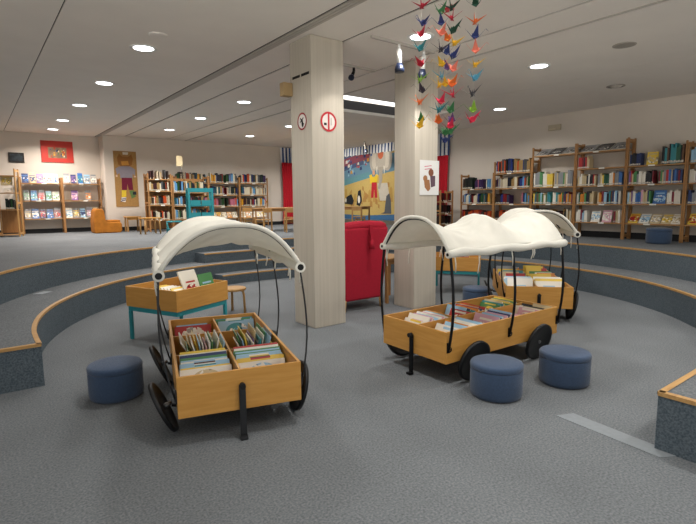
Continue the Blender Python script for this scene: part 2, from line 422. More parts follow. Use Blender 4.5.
rc.span((RX0, RY0-.03, CEIL+.1), (RX1, RY0, CEIL+.6)).span((RX0, RY1, CEIL+.1), (RX1, RY1+.03, CEIL+.6)).span((RX0-.03, RY0-.03, CEIL+.6), (RX1+.03, RY1+.03, CEIL+.63))
struct(rc.build('ceiling_recess'))
st = empty('recess_glow_strip', (7.2, RY1-.02, CEIL+.02))
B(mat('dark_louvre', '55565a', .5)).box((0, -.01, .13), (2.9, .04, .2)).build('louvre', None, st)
B(M_strip).box((0, -.02, .36), (2.9, .06, .2)).build('tube', None, st)  # glow added for the recess face lit white, no lamp tube
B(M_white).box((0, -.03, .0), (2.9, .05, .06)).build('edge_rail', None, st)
tag(st, 'glowing strip standing for the lit ceiling recess face, with dark louvre, between the two columns', 'ceiling light')
# columns
def column(x0, y0, x1, y1):
    return struct(B(M_conc).span((x0, y0, 0), (x1, y1, CEIL), .012).build('column'))
c1 = column(3.335, 5.04, 3.82, 5.52); c2 = column(5.08, 5.04, 5.55, 5.47)
B(M_dark).box((3.333, 5.165, 3.12), (.006, .17, .03)).box((3.333, 5.37, 3.12), (.006, .17, .03)).build('slot', None, c1)
# floor marks
tag(B(mat('pale_carpet_tape', '82888c', .9, var=.05, scale=30)).prism([(3.33, 1.82), (3.47, 1.76), (3.40, 1.03), (3.27, 1.10)], 0, .004).build('floor_tape'),
    'pale grey strip taped to the carpet beside the step block', 'floor tape')
tag(B(mat('pale_floor_plate', '9aa0a4', .7, var=.05)).box((.70, 7.80, S1+.003), (.20, .13, .006), RAD(45)).build('floor_outlet_cover'),
    'pale rectangular cover plate on the lower step tread at left', 'cover plate')

# ------------------------------------------------------------------ ceiling things
for i, (x, y) in enumerate(DOWNLIGHTS):
    d = empty('downlight', (x, y, CEIL))
    B(M_white).lathe([(.165, 0), (.165, -.008), (.128, -.01), (.12, -.004), (.12, 0)], seg=24).build('trim_ring', None, d)
    B(M_lamp).lathe([(0, -.006), (.12, -.006), (.12, -.001), (0, -.001)], seg=24).build('diffuser', None, d)
    row = 'left' if x < 3 else 'middle' if x < 5 else 'right' if x < 8 else 'far right'
    j = sum(1 for q in DOWNLIGHTS if abs(q[0]-x) < .1 and q[1] > y)+1
    tag(d, 'round lit downlight, %s from the far wall in the %s ceiling row' % (ORD[j], row), 'ceiling light', 'recessed round downlights')
M_grey = mat('grey_plastic', '9b958c', .6)
for nm, lab, x, y, r, m in (('smoke_detector', 'small white round detector on the ceiling beside the nearest left downlight', 1.92, 6.13, .11, M_ceil),
                            ('ceiling_speaker', 'round grey speaker grille on the ceiling at the right', 6.82, 3.04, .14, M_grey)):
    tag(B(m).lathe([(0, -.012), (r*.8, -.011), (r, -.004), (r, 0)], seg=20).build(nm, None, None, (x, y, CEIL)), lab, nm.split('_')[1])
d = empty('downlight', (9.12, 4.17, CEIL))
B(M_grey).lathe([(.15, 0), (.15, -.01), (.12, -.012), (.11, -.002), (.11, 0)], seg=24).build('trim_ring', None, d)
B(mat('unlit_glass', 'b9b2a8', .3)).lathe([(0, -.035), (.06, -.03), (.1, -.006), (.1, -.001), (0, -.001)], seg=20).build('bulb', None, d)
tag(d, 'unlit round downlight above the right hand bookcases', 'ceiling light')
def track(x0, x1, y, lab):
    tag(B(M_rail).span((x0, y-.018, CEIL-.03), (x1, y+.018, CEIL)).build('light_track'), lab, 'light track')
track(3.95, 5.04, 4.66, 'thin grey light track on the ceiling in front of the right column')
track(3.9, 5.0, 5.82, 'thin grey light track on the ceiling just behind the columns')
def spot(x, y, m, tilt, lab, L=.2, k=1):
    e = empty('spotlight', (x, y, CEIL-.03))
    B(m).tube([(0, 0, 0), (0, 0, -.05)], .02).build('stem', None, e)
    d = Vector(tilt).normalized(); a = Vector((0, 0, -.05))
    B(m).tube([a, a+d*.02, a+d*L*.6], [.02*k, .032*k, .034*k], 12).build('body', None, e)
    B(mat('dark_blue_lamp', '1d2438', .3)).tube([a+d*L*.6, a+d*L*.85, a+d*L], [.034*k, .062*k, .06*k], 14).build('lamp_head', None, e)
    return tag(e, lab, 'spotlight')
spot(4.40, 4.66, M_white, (.05, 0, -1), 'white hanging spotlight with dark head left of the right column', .28)
spot(4.84, 4.66, M_white, (.1, .2, -1), 'white spotlight with dark head hanging in front of the right column', .28)
spot(4.60, 5.82, M_black, (-.5, -.3, -.6), 'small black spotlight hanging just right of the left column', .17, .7)
for x, y in ((10.3, 13.9), (10.3, 12.5)):
    spot(x, y, M_grey, (.25, 0, -1), 'grey spotlight shining on the mural, %s one of two' % ('left' if y > 13 else 'right'), .34)
# emergency light box on the right wall
e = empty('emergency_light', (XR, 6.33, 3.25))
B(mat('cream_box', 'b9ae98', .6)).box((-.03, 0, 0), (.06, .30, .13), bev=.01).build('housing', None, e)
B(mat('cream_lens', 'cbbfa6', .4)).box((-.063, .04, -.035), (.008, .16, .03)).build('lens', None, e)
tag(e, 'cream emergency light box high on the right wall above the bookcases', 'emergency light')
tag(B(mat('tan_box', 'a98f66', .7, var=.05)).box((3.265, 5.50, 2.985), (.13, .10, .16), bev=.006).build('loudspeaker_box'), 'small tan box fixed at the left edge of the left column', 'loudspeaker')

# signs on the left column
def ring(b, c, u, v, n, r0, r1, off, seg=36):
    c, u, v, n = map(Vector, (c, u, v, n))
    for k in range(seg):
        a0, a1 = 2*pi*k/seg, 2*pi*(k+1)/seg
        P = lambda r, a: c+u*r*cos(a)+v*r*sin(a)+n*off
        if r0 == 0: b.poly([c+n*off, P(r1, a0), P(r1, a1)])
        else: b.poly([P(r0, a0), P(r1, a0), P(r1, a1), P(r0, a1)])
def quad(b, c, u, v, n, x0, y0, x1, y1, off, ang=0):
    c, u, v, n = map(Vector, (c, u, v, n)); ca, sa = cos(ang), sin(ang)
    b.poly([c+u*(x*ca-y*sa)+v*(x*sa+y*ca)+n*off for x, y in ((x0, y0), (x1, y0), (x1, y1), (x0, y1))])
M_sred, M_swh = mat('sign_red', 'b3202c', .5), mat('sign_white', 'd8d2cc', .5)
b = B(M_swh); c = (3.58, 5.04, 2.565); u, v, n = (1, 0, 0), (0, 0, 1), (0, -1, 0)
ring(b, c, u, v, n, 0, .115, .003); b.use(M_sred); ring(b, c, u, v, n, .095, .12, .005); quad(b, c, u, v, n, -.012, -.1, .012, .1, .006)
b.use(M_black); quad(b, c, u, v, n, -.07, -.045, -.03, -.015, .0045); b.use(mat('sign_grey', 'b7b0a8', .5)); quad(b, c, u, v, n, .03, -.04, .05, .05, .0045)
tag(b.build('prohibition_sign'), 'round no smoking sign with red ring and bar on the left column front face', 'sign')
b = B(M_swh); c = (3.335, 5.25, 2.575); u, v, n = (0, -1, 0), (0, 0, 1), (-1, 0, 0)
ring(b, c, u, v, n, 0, .10, .003); b.use(mat('sign_dark_red', '8e1f2b', .5)); ring(b, c, u, v, n, .085, .105, .005); b.use(M_black)
quad(b, c, u, v, n, -.018, -.06, .018, .03, .004, .2); quad(b, c, u, v, n, -.05, -.06, -.02, -.045, .0042, .9); quad(b, c, u, v, n, -.045, .01, .05, .024, .0044, .6); quad(b, c, u, v, n, -.06, -.008, .06, .008, .0046, -.8)
tag(b.build('prohibition_sign'), 'round red ringed sign with black crossed figure on the left column side face', 'sign')
# poster on the right column
e = empty('poster', (5.375, 5.035, 1.925))
B(mat('poster_paper', 'dcdcda', .6)).box((0, 0, 0), (.40, .006, .50)).build('sheet', None, e)
b = B(flat('c0506a')); u, v, n = (1, 0, 0), (0, 0, 1), (0, -1, 0)
quad(b, (0, 0, 0), u, v, n, -.09, .165, .06, .175, .0035, .12); quad(b, (0, 0, 0), u, v, n, -.09, .125, .06, .135, .0035, .12)
b.use(flat('7a4b35')); ring(b, (.03, 0, .075), u, v, n, 0, .055, .0036, 14)
b.use(flat('5a4450')); b.poly([(.01, -.0036, .03), (.12, -.0036, .03), (.12, -.0036, -.12), (.03, -.0036, -.14)])
b.use(flat('9a6a45')); ring(b, (-.09, 0, -.01), u, v, n, 0, .045, .0037, 14); b.poly([(-.12, -.0038, -.02), (.0, -.0038, -.03), (.02, -.0038, -.16), (-.03, -.0038, -.2), (-.10, -.0038, -.14)])
b.build('print', None, e)
tag(e, 'white poster with two brown figures and pink lettering on the right column', 'poster')

# ------------------------------------------------------------------ books
def rnd(a, b): return a+(b-a)*random.random()
CNAME = {'b5322f': 'red', '7a2230': 'dark red', 'd98a35': 'orange', 'e3c24a': 'yellow', '4f8a55': 'green', '2f5f4a': 'dark green', '3f6fae': 'blue', '2b3a66': 'navy',
         '9cc3dc': 'pale blue', '3d8f98': 'teal', 'd7a7b5': 'pink', '7a5a92': 'purple', 'e8e3d6': 'white', 'c9b68f': 'beige', '6b4d38': 'brown', '24262c': 'black', '8b8d90': 'grey', 'd7cfc0': 'cream'}
SPC = ['e8e3d6', 'e8e3d6', 'c9b68f', '9cc3dc', '8b8d90', 'd7cfc0', 'b5322f', '7a2230', 'd98a35', 'e3c24a', '4f8a55', '2f5f4a', '3f6fae', '2b3a66', '9cc3dc', '3d8f98', 'd7a7b5', '7a5a92', 'e8e3d6', 'e8e3d6', 'c9b68f', '6b4d38', '24262c', '8b8d90']
# a shelved book: unit box, spine towards -Y, white shelf-mark label near its foot
b = B(M_spine); b.box((.5, .5, .5), (1, 1, 1))
b.use(mat('shelf_mark', 'cfcabf', .8)); b.poly([(.06, -.004, .05), (.94, -.004, .05), (.94, -.004, .17), (.06, -.004, .17)])
b.use(M_paper); b.poly([(.05, .03, 1.001), (.95, .03, 1.001), (.95, .99, 1.001), (.05, .99, 1.001)])
PROTO = b.build('library_book'); BOOKMESH = PROTO.data; bpy.data.objects.remove(PROTO)
FAR = []        # the books past the first three hundred
NBOOK = [0]; LIMIT = 300
def shelf_book(M, t, d, h, col, label, group, far=False, lean=0):
    """M maps the shelf frame (x along, y into the shelf, z up) to the world"""
    if far or NBOOK[0] >= LIMIT:
        FAR.append((M, t, d, h, col)); return
    NBOOK[0] += 1
    o = bpy.data.objects.new('library_book', BOOKMESH); COL.objects.link(o)
    o.matrix_world = M @ Matrix.Rotation(lean, 4, 'Y') @ Matrix.Diagonal((t, d, h, 1))
    o.color = srgb(col); tag(o, label, 'book', group)
def row(frame, x0, x1, z, hmax, where, group, far=False, gaps=(), pal=SPC, tmin=.016, tmax=.042, fill=1.0, dep=.2, i0=0):
    """one shelf of standing books, left to right"""
    x = x0+.012; i = 0
    run = 0; cur = None
    while x < x1-.02:
        g = next((q for q in gaps if q[0] <= x < q[1]), None)
        if g: x = g[1]; continue
        if run <= 0: cur = random.choice(pal); run = random.choice((1, 1, 1, 2, 3))
        run -= 1
        t = rnd(tmin, tmax); h = hmax*rnd(.72, 1); dd = dep*rnd(.85, 1)
        if x+t > x1-.01: break
        if random.random() > fill: x += t; continue
        i += 1
        lab = '%s book, %s from left, %s' % (CNAME[cur], ORD[min(i+i0, 34)], where)
        shelf_book(frame @ Matrix.Translation((x, .012+rnd(0, .02), z)), t-.002, dd, h, cur, lab, group, far)
        x += t
def picture_book(M, w, h, t, c1, c2, label, group, parent=None):
    """a lying / standing book: local x width, y thickness (front cover at -y), z height from its foot"""
    e = empty('picture_book', (0, 0, 0)); e.matrix_world = M
    cv = B(cover_mat(c1, c2)); k = .0022
    cv.box((0, -t/2+k/2, h/2), (w, k, h)).box((0, t/2-k/2, h/2), (w, k, h)).box((-w/2+k/2, 0, h/2), (k, t-2*k, h))
    cv.build('cover', None, e)
    B(M_paper).box((.001, 0, h/2), (w-.006, t-2*k, h-.006)).build('pages', None, e)
    return tag(e, label, 'picture book', group)
PBC = ['e3c24a', 'b5322f', '9cc3dc', '3f6fae', 'e8e3d6', '4f8a55', 'd7a7b5', 'c9b68f', '3d8f98', 'd98a35', '7a5a92', '2b3a66', '8b8d90']

# ------------------------------------------------------------------ covered wagons
L_, W_, Z0, Z1 = 1.68, .83, .20, .48
def make_wagon(name, fl_, th, canopy_amp=.09, post_r=.0085, hole=.022, outl=.01, m_iron=None):
    M_iron = m_iron or MATS['black_iron']
    c, s = cos(th), sin(th)
    e = empty(name, (fl_[0]+c*L_/2+s*W_/2, fl_[1]+s*L_/2-c*W_/2, 0), th)
    hx, hy, T = L_/2, W_/2, .02
    for sx in (-1, 1): B(M_beechx).box((sx*(hx-T/2), 0, (Z0+Z1)/2), (T, W_, Z1-Z0), bev=.003).build('end_panel', None, e)
    for sy in (-1, 1): B(M_beech).box((0, sy*(hy-T/2), (Z0+Z1)/2), (L_-2*T, T, Z1-Z0), bev=.003).build('side_panel', None, e)
    B(M_beech).box((0, 0, Z0+.03), (L_-2*T, W_-2*T, .016)).build('bottom_board', None, e)
    B(M_beech).box((0, 0, (Z0+.04+Z1-.02)/2), (L_-2*T, .014, Z1-Z0-.06)).build('divider', None, e)
    for x in (-.28, .28):
        for sy in (-1, 1): B(M_beechx).box((x, sy*(hy-T+.007)/2, (Z0+.04+Z1-.02)/2), (.014, hy-T-.009, Z1-Z0-.06)).build('divider', None, e)
    # canted wheels
    R, cant = .19, RAD(25)
    for wx in (-hx+.30, -hx+1.27):
        for sy in (-1, 1):
            cant = RAD(25 if sy > 0 else 14); cz = R*cos(cant)+.008; cyy = sy*(hy+(.085 if sy > 0 else .06))
            ax = Vector((0, sy*cos(cant), -sin(cant)))      # outward axis dips down, so the top leans out
            mx = Matrix.Translation((wx, cyy, cz)) @ ax.to_track_quat('Z', 'X').to_matrix().to_4x4()
            w = B(M_tyre).lathe([(0, -.006), (R-.03, -.006), (R-.02, -.014), (R, -.014), (R, .014), (R-.02, .014), (R-.03, .004), (0, .004)], seg=40, mx=mx).build('wheel', None, e)
            B(M_steel).lathe([(0, .012), (.018, .012), (.02, -.02), (.012, -.06), (0, -.06)], seg=14, mx=mx).build('hub', None, w)
    for wx in (-hx+.30, -hx+1.27):
        B(M_iron).tube([(wx, -hy-.03, .185), (wx, -hy+.08, .165), (wx, hy-.08, .165), (wx, hy+.03, .185)], .012).build('axle', None, e)
        B(M_iron).box((wx, 0, .183), (.06, .3, .034)).build('axle_block', None, e)
    # drawbar folded down at the front
    dbar = B(M_iron).box((-hx-.014, 0, .20), (.014, .045, .36), bev=.004).box((-hx-.03, 0, .012), (.05, .05, .022), bev=.004).build('drawbar', None, e)
    B(M_black).tube([(-hx-.012, 0, .375), (-hx-.05, 0, .375)], .02, 12).build('knob', None, dbar)
    # iron bows: side post, bulge, arch
    ZT, ZA, OUT = 1.165, 1.45, .01
    xs = (-hx+.02, .02, hx-.02); lean = (0, 0, .02)
    A = hy+OUT; AL = hy+outl
    def arch(v):            # v from -1..1 across
        return ((A if v < 0 else AL)*v, ZT+(ZA-ZT)*(1-abs(v)**2.5))
    for x, ln in zip(xs, lean):
        pts = []
        for sgn in (-1,):
            for q in range(9):
                k = q/8; y = hy+.012+.055*sin(k*pi)*(1-.4*k)+(OUT-.012)*k
                pts.append((x+ln*k*k, -y, .33+(ZT-.33)*k))
        top = [(x+ln, arch(-1+2*k/16)[0]*.985, arch(-1+2*k/16)[1]-.012) for k in range(1, 16)]
        other = [(p[0], -p[1]+(outl-OUT)*(p[2]-.33)/(ZT-.33), p[2]) for p in pts[::-1]]
        B(M_iron).tube(pts+top+other, post_r, 8).build('bow', None, e)
        for sy in (-1, 1):
            sc = B(M_iron); sp = []
            for q in range(22):
                a = q/21*2.6*pi; rr = .006+.020*q/21; sp.append((x+rr*cos(a)+.012, sy*(hy+.012), .325+rr*sin(a)))
            sc.tube(sp, .005, 6); sc.box((x, sy*(hy+.006), .345), (.03, .01, .09), bev=.002)
            sc.build('post_bracket', None, e)
    # canvas
    xa, xb = xs[0]+lean[0]-.012, xs[2]+lean[2]+.012
    rg = random.Random(int(fl_[0]*100))
    ph = [rg.random()*6 for _ in range(6)]
    def sag0(x): return min(1, min(abs(x-xa), abs(x-xb))/.15)
    def canv(i, j):
        x = xa+(xb-xa)*i; v = -1+2*j
        y, z = arch(v)
        # creases pulled tight from the bow tops towards the ties
        for cxk, wv in ((xs[1], 1), (xs[0]+.1, .7), (xs[2]-.1, .7)):
            dx_, dv_ = x-cxk, (v+.15)*.55
            rr_ = math.hypot(dx_, dv_)
            z += wv*.0075*sin(math.atan2(dv_, dx_)*11+ph[5]+3*rr_)*math.exp(-((rr_-.3)/.22)**2)*(1-abs(v)**3)*sag0(x)
        # sag between the bows
        for a, b2 in ((xs[0]+lean[0], xs[1]), (xs[1], xs[2]+lean[2])):
            if a < x < b2:
                k = (x-a)/(b2-a); sag = sin(pi*k)**.8
                z -= canopy_amp*sag*(1-abs(v)**3); y *= 1-.05*sag*(1-abs(v))
        z += (.006*sin(9*x+ph[0]+4*v)+.004*sin(23*x+ph[1]-7*v))*(1-abs(v)**4)*sag0(x)+.002*sin(19*v+ph[2]+6*x)*sag0(x)+.010
        return (x, y, z)
    cvs = B(M_canvas).grid(canv, 72, 56).build('canopy', None, e); thick(cvs, .005, 1)
    for i0 in (0, 1):       # sewn sleeve round the first and last bow
        B(M_canvas).tube([Vector(canv(i0, k/36))+Vector((0, 0, -.009)) for k in range(37)], .0165, 10).build('canopy_sleeve', None, cvs)
    for sy in (-1, 1):
        pp = []; rr = []
        for q in range(25):
            k = q/24; x = xa-.02+(xb-xa+.06)*k
            pp.append((x, sy*(A if sy < 0 else AL), ZT-.012+.008*sin(11*x+ph[3]+sy))); rr.append(.036+.004*sin(17*x+ph[4]))
        rl = B(M_canvas).tube(pp, rr, 14).build('side_roll', None, e)
        B(M_black).tube([(pp[0][0]-.002, pp[0][1], pp[0][2]), (pp[0][0]+.002, pp[0][1], pp[0][2])], hole, 14).build('tube_end', None, rl)
        B(M_black).tube([(pp[-1][0]-.002, pp[-1][1], pp[-1][2]), (pp[-1][0]+.002, pp[-1][1], pp[-1][2])], hole, 14).build('tube_end', None, rl)
        for x in (xs[0]+lean[0]+.04, xs[0]+.35, xs[1]-.03, xs[1]+.3, xs[2]+lean[2]-.05):
            for dx, ln in ((0, rnd(.08, .17)),)+(((.025, rnd(.06, .11)),) if random.random() < .4 else ()):
                y0 = sy*((A if sy < 0 else AL)+.012); z0 = ZT-.045
                sw = rnd(-.03, .03)
                B(M_canvas).tube([(x+dx, y0, z0+.03), (x+dx+sw*.3, y0+sy*.012, z0-ln*.4), (x+dx+sw, y0+sy*.004, z0-ln)], .0055, 6).build('tie', None, e)
    return e
def fill_wagon(e, key, specs):
    """specs: six compartments (front right, front left, middle right, ...); each book leans back on the one behind it"""
    hx, hy = L_/2, W_/2
    base = Matrix.Translation(e.location) @ Matrix.Rotation(e.rotation_euler.z, 4, 'Z')
    comps = []
    for nm, xa, xb in (('front', -hx+.022, -.288), ('middle', -.272, .272), ('rear', .288, hx-.022)):
        for sd, ya, yb in (('right', -hy+.022, -.009), ('left', .009, hy-.022)): comps.append((nm, sd, xa, xb, ya, yb))
    for (nm, sd, xa, xb, ya, yb), sp in zip(comps, specs):
        if not sp: continue
        n, ang, sub = sp['n'], sp['ang'], sp.get('cols')
        if sp.get('fan'):
            a0, a1 = sp['fan']; y0 = yb-.02-.24*max(0, -sin(a0))-.05; y1 = ya+.02+.24*max(0, sin(a1))
            for i in range(n):
                k = i/(n-1); col = sub[i % len(sub)] if sub else (random.choice(PBC), random.choice(PBC))
                w, h = rnd(.26, .36), rnd(.23, .29)
                M = base @ Matrix.Translation(((xa+xb)/2+rnd(-.1, .1), y0+(y1-y0)*k, Z0+.043)) @ Matrix.Rotation(a0+(a1-a0)*k, 4, 'X')
                picture_book(M, w, h, rnd(.007, .010), col[0], col[1], 'thin %s picture book, %s from left in fan, %s %s box, %s' % (CNAME[col[0]], ORD[i+1], nm, sd, key), 'picture books in the '+key)
            continue
        x = xb-.003; cnt = 0; rows = []
        while cnt < n:
            a = ang+rnd(-.02, .02); h = rnd(*sp.get('h', (.24, .30)))*(1-sp.get('taper', 0)*cnt/n); t = rnd(*sp.get('t', (.010, .018)))
            step = (t+.002)/cos(a)
            if cnt == 0: x = xb-.004-h*sin(a)-t*cos(a)/2
            if x-t-.01 < xa: break
            rows.append((x, a, h, t)); x -= step+(rnd(0, .012) if sp.get('loose') else .001); cnt += 1
        rows = rows[::-1]
        # give the leaning pile one common angle ordering: nearer books lean as much as those behind
        for i, (bx, a, h, t) in enumerate(rows):
            w = min(rnd(*sp.get('w', (.22, .33))), yb-ya-.01)
            off = rnd(-.5, .5)*(yb-ya-w-.006) if not sp.get('flush') else 0
            col = sub[i % len(sub)] if sub else (random.choice(PBC), random.choice(PBC))
            M = base @ Matrix.Translation((bx, (ya+yb)/2+off, Z0+.041)) @ Matrix.Rotation(-pi/2, 4, 'Z') @ Matrix.Rotation(-ang, 4, 'X')
            picture_book(M, w, h, t, col[0], col[1],
                         '%s picture book, %s from front, %s %s box, %s' % (CNAME[col[0]], ORD[i+1], nm, sd, key), 'picture books in the '+key)
YL, BL, RD, WH, GN, PK, BE, NV, TL, OR_, PU = 'e3c24a', '9cc3dc', 'b5322f', 'e8e3d6', '4f8a55', 'd7a7b5', 'c9b68f', '2b3a66', '3d8f98', 'd98a35', '7a5a92'
w1 = make_wagon('covered_wagon', (.962, 3.08), RAD(74.1), .16, .0065, .022, .07, mat('dark_grey_iron', '3a3b3d', .4, metal=.6))
tag(w1, 'wooden covered wagon book bin nearest at left, one whole white canopy mouth facing us', 'book wagon', 'covered wagon book bins')
fill_wagon(w1, 'left wagon', [
    dict(n=11, ang=.45, taper=.3, h=(.25, .27), cols=[(WH, BL), (RD, YL), (YL, RD), (YL, YL), (BL, YL), (BL, WH), (GN, TL), (BL, GN), (GN, NV)], w=(.34, .37), t=(.012, .016), flush=1),
    dict(n=11, ang=.45, taper=.3, h=(.25, .27), cols=[(WH, BE), (YL, BL), (BL, TL), (BL, WH), (BL, BL), (WH, BL), (BL, WH), (GN, BE), (NV, BL)], w=(.33, .37), t=(.012, .016), flush=1),
    dict(n=14, ang=0, fan=(-.35, .45), cols=[(WH, BL), (GN, WH), (BL, WH), (YL, GN), ('8b8d90', WH), (WH, TL), (PU, WH), (BE, RD), (TL, WH)]),
    dict(n=14, ang=0, fan=(-.5, .35), cols=[(WH, YL), (GN, YL), (BE, WH), (WH, BL), (YL, WH), (BL, GN), (WH, NV), (PK, WH)]),
    dict(n=4, ang=.3, h=(.19, .22), cols=[(BL, TL), (GN, WH), (BL, GN), (TL, WH)], w=(.33, .37)),
    dict(n=4, ang=.3, h=(.17, .21), cols=[(RD, WH), (BL, WH), ('8b8d90', NV), (BL, GN)], w=(.24, .34))])
w2 = make_wagon('covered_wagon', (3.15, 3.54), RAD(-1.8), .13, .0125, .014)
tag(w2, 'wooden covered wagon book bin beside two navy poufs, canopy sagging between three bows', 'book wagon', 'covered wagon book bins')
fill_wagon(w2, 'wagon beside the poufs', [
    dict(n=13, ang=.5, h=(.22, .27), cols=[(WH, BL), (WH, YL), (BL, WH), (BL, TL), (WH, PK), (OR_, BE), (BE, OR_)], t=(.012, .02), w=(.26, .34)),
    dict(n=13, ang=.5, h=(.22, .27), cols=[(WH, YL), (WH, PK), (PK, WH), (PK, RD), (WH, BL), (BL, PK), (WH, BE)], t=(.014, .022), w=(.26, .36)),
    dict(n=15, ang=.42, h=(.22, .27), cols=[(PK, WH), (NV, PU), (PU, PK), (WH, GN), (PK, PU), (BL, NV), (YL, GN)], t=(.01, .018)),
    dict(n=15, ang=.42, h=(.22, .27), cols=[(RD, WH), (BL, WH), (GN, YL), (NV, TL), (TL, BL), (OR_, RD)], t=(.01, .018)),
    dict(n=9, ang=.4, h=(.21, .26), cols=[(PK, WH), (WH, PK), (BE, WH), ('24262c', NV)], t=(.012, .02)),
    dict(n=12, ang=.4, h=(.21, .26), cols=[(GN, YL), (TL, GN), (YL, WH), (BE, GN)], t=(.01, .018))])
w3 = make_wagon('covered_wagon', (5.46, 3.745), RAD(41.6), .14)
tag(w3, 'wooden covered wagon book bin farthest back, half hidden behind another wagon canopy', 'book wagon', 'covered wagon book bins')
fill_wagon(w3, 'farthest wagon', [
    dict(n=8, ang=.5, cols=[(WH, BL), (YL, WH), (WH, YL), (BL, WH), (RD, WH)], w=(.33, .37), h=(.28, .33)),
    dict(n=8, ang=.5, cols=[(WH, BL), (BL, WH), (BL, TL), (WH, BL)], w=(.33, .37), h=(.28, .33)),
    dict(n=9, ang=.35, h=(.26, .32)), dict(n=9, ang=.35, h=(.26, .32)),
    dict(n=7, ang=.3, cols=[(YL, OR_), (RD, YL), (YL, GN)], h=(.26, .32)), dict(n=7, ang=.3, h=(.26, .32))])

# ------------------------------------------------------------------ poufs
def make_pouf(x, y, z, lab, r=.21, h=.285):
    e = empty('pouf', (x, y, z), rnd(0, 6))
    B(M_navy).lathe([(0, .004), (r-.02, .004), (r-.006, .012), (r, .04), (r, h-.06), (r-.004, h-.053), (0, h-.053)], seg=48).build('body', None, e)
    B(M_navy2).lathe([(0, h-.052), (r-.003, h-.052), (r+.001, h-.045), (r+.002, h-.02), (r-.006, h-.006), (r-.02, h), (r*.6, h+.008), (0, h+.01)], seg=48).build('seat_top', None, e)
    return tag(e, lab, 'pouf', 'round navy felt poufs')
make_pouf(.852, 4.307, 0, 'round navy pouf left of the nearest wagon by the curved step')
make_pouf(3.331, 2.348, 0, 'round navy pouf in front of the wagon, nearer one of the pair')
make_pouf(4.03, 2.145, 0, 'round navy pouf by the rear wheel of the wagon, farther one of the pair')
make_pouf(6.0, 4.62, 0, 'round navy pouf between two wagons, mostly hidden')
make_pouf(10.155, 3.708, S2, 'round navy pouf on the upper level before the right wall bookcases')

# ------------------------------------------------------------------ browser tables with teal frames
def browser(A, ux, uy, side, lab, key):
    """A: corner nearest the camera; ux, uy: unit directions of the two visible faces"""
    A, ux, uy = Vector(A), Vector(ux).normalized(), Vector(uy).normalized()
    th = math.atan2(ux.y, ux.x)
    c = A+ux*side/2+uy*side/2
    e = empty('browser_table', (c.x, c.y, 0), th)
    h = side/2
    fr = B(M_teal)
    for sx in (-1, 1): fr.box((sx*(h-.03), 0, .375), (.03, side-.03, .055))
    for sy in (-1, 1): fr.box((0, sy*(h-.03), .375), (side-.09, .03, .055))
    fr.build('frame', None, e)
    sgn = 1 if (Matrix.Rotation(-th, 2) @ uy).y > 0 else -1
    for sx, sy in ((1, -1), (-1, 1), (1, 1)):
        B(M_teal).box((sx*(h-.03), sgn*sy*(h-.03), .174), (.036, .036, .346), bev=.004).build('leg', None, e)
    for sx in (-1, 1): B(M_beechx).box((sx*(h-.009), 0, .52), (.018, side, .235), bev=.003).build('panel', None, e)
    for sy in (-1, 1): B(M_beech).box((0, sy*(h-.009), .52), (side-.036, .018, .235), bev=.003).build('panel', None, e)
    B(M_beech).box((0, 0, .414), (side-.036, side-.036, .018)).build('bottom_board', None, e)
    return tag(e, lab, 'book table'), Matrix.Translation((c.x, c.y, 0)) @ Matrix.Rotation(th, 4, 'Z')
e, BM1 = browser((1.705, 5.30), (.74, .34), (-.34, .74), .82, 'square wooden book bin on teal legs behind the left wagon', 'bin behind the left wagon')
def lay(M, x, y, z, ang, tilt, w, h, t, c, lab, grp):
    picture_book(M @ Matrix.Translation((x, y, z)) @ Matrix.Rotation(ang, 4, 'Z') @ Matrix.Rotation(-tilt, 4, 'X'), w, h, t, c[0], c[1], lab, grp)
g = 'books in the teal legged bin'
lay(BM1, .22, -.06, .43, .0, .45, .27, .36, .02, ('e8e3d6', RD), 'white and red picture book propped tallest in the teal legged bin', g)
lay(BM1, .24, -.29, .43, .05, .3, .24, .32, .015, (GN, BL), 'green landscape picture book standing at the right of the teal legged bin', g)
for i in range(9):
    lay(BM1, -.26+.0*i, .2-.055*i, .43, rnd(-.05, .05), 1.0, .2, .26, .014, random.choice([(WH, YL), (BE, WH), (YL, WH), (WH, BL)]),
        'pale picture book leaning in left half of the teal legged bin, %s from back' % ORD[i+1], g)
for i in range(6):
    lay(BM1, .02, .12-.055*i, .43, rnd(-.05, .05), .95, .2, .25, .014, random.choice([(WH, GN), (YL, WH), (WH, YL)]),
        'pale picture book leaning in middle of the teal legged bin, %s from back' % ORD[i+1], g)
e, BM2 = browser((6.70, 5.10), (-.6, .8), (.8, .6), .82, 'square wooden book bin on teal legs behind the right column', 'bin')
lay(BM2, .30, .25, .43, pi/2, .15, .22, .32, .02, (OR_, OR_), 'orange picture book sticking up from bin behind the right column', 'books in the bin behind the column')
for i in range(6):
    lay(BM2, -.1, -.2+.07*i, .43, 0, .5, .24, .24, .015, random.choice([(WH, BL), (YL, WH), (RD, WH)]),
        'picture book in the bin behind the right column, %s from the near side' % ORD[i+1], 'books in the bin behind the column')

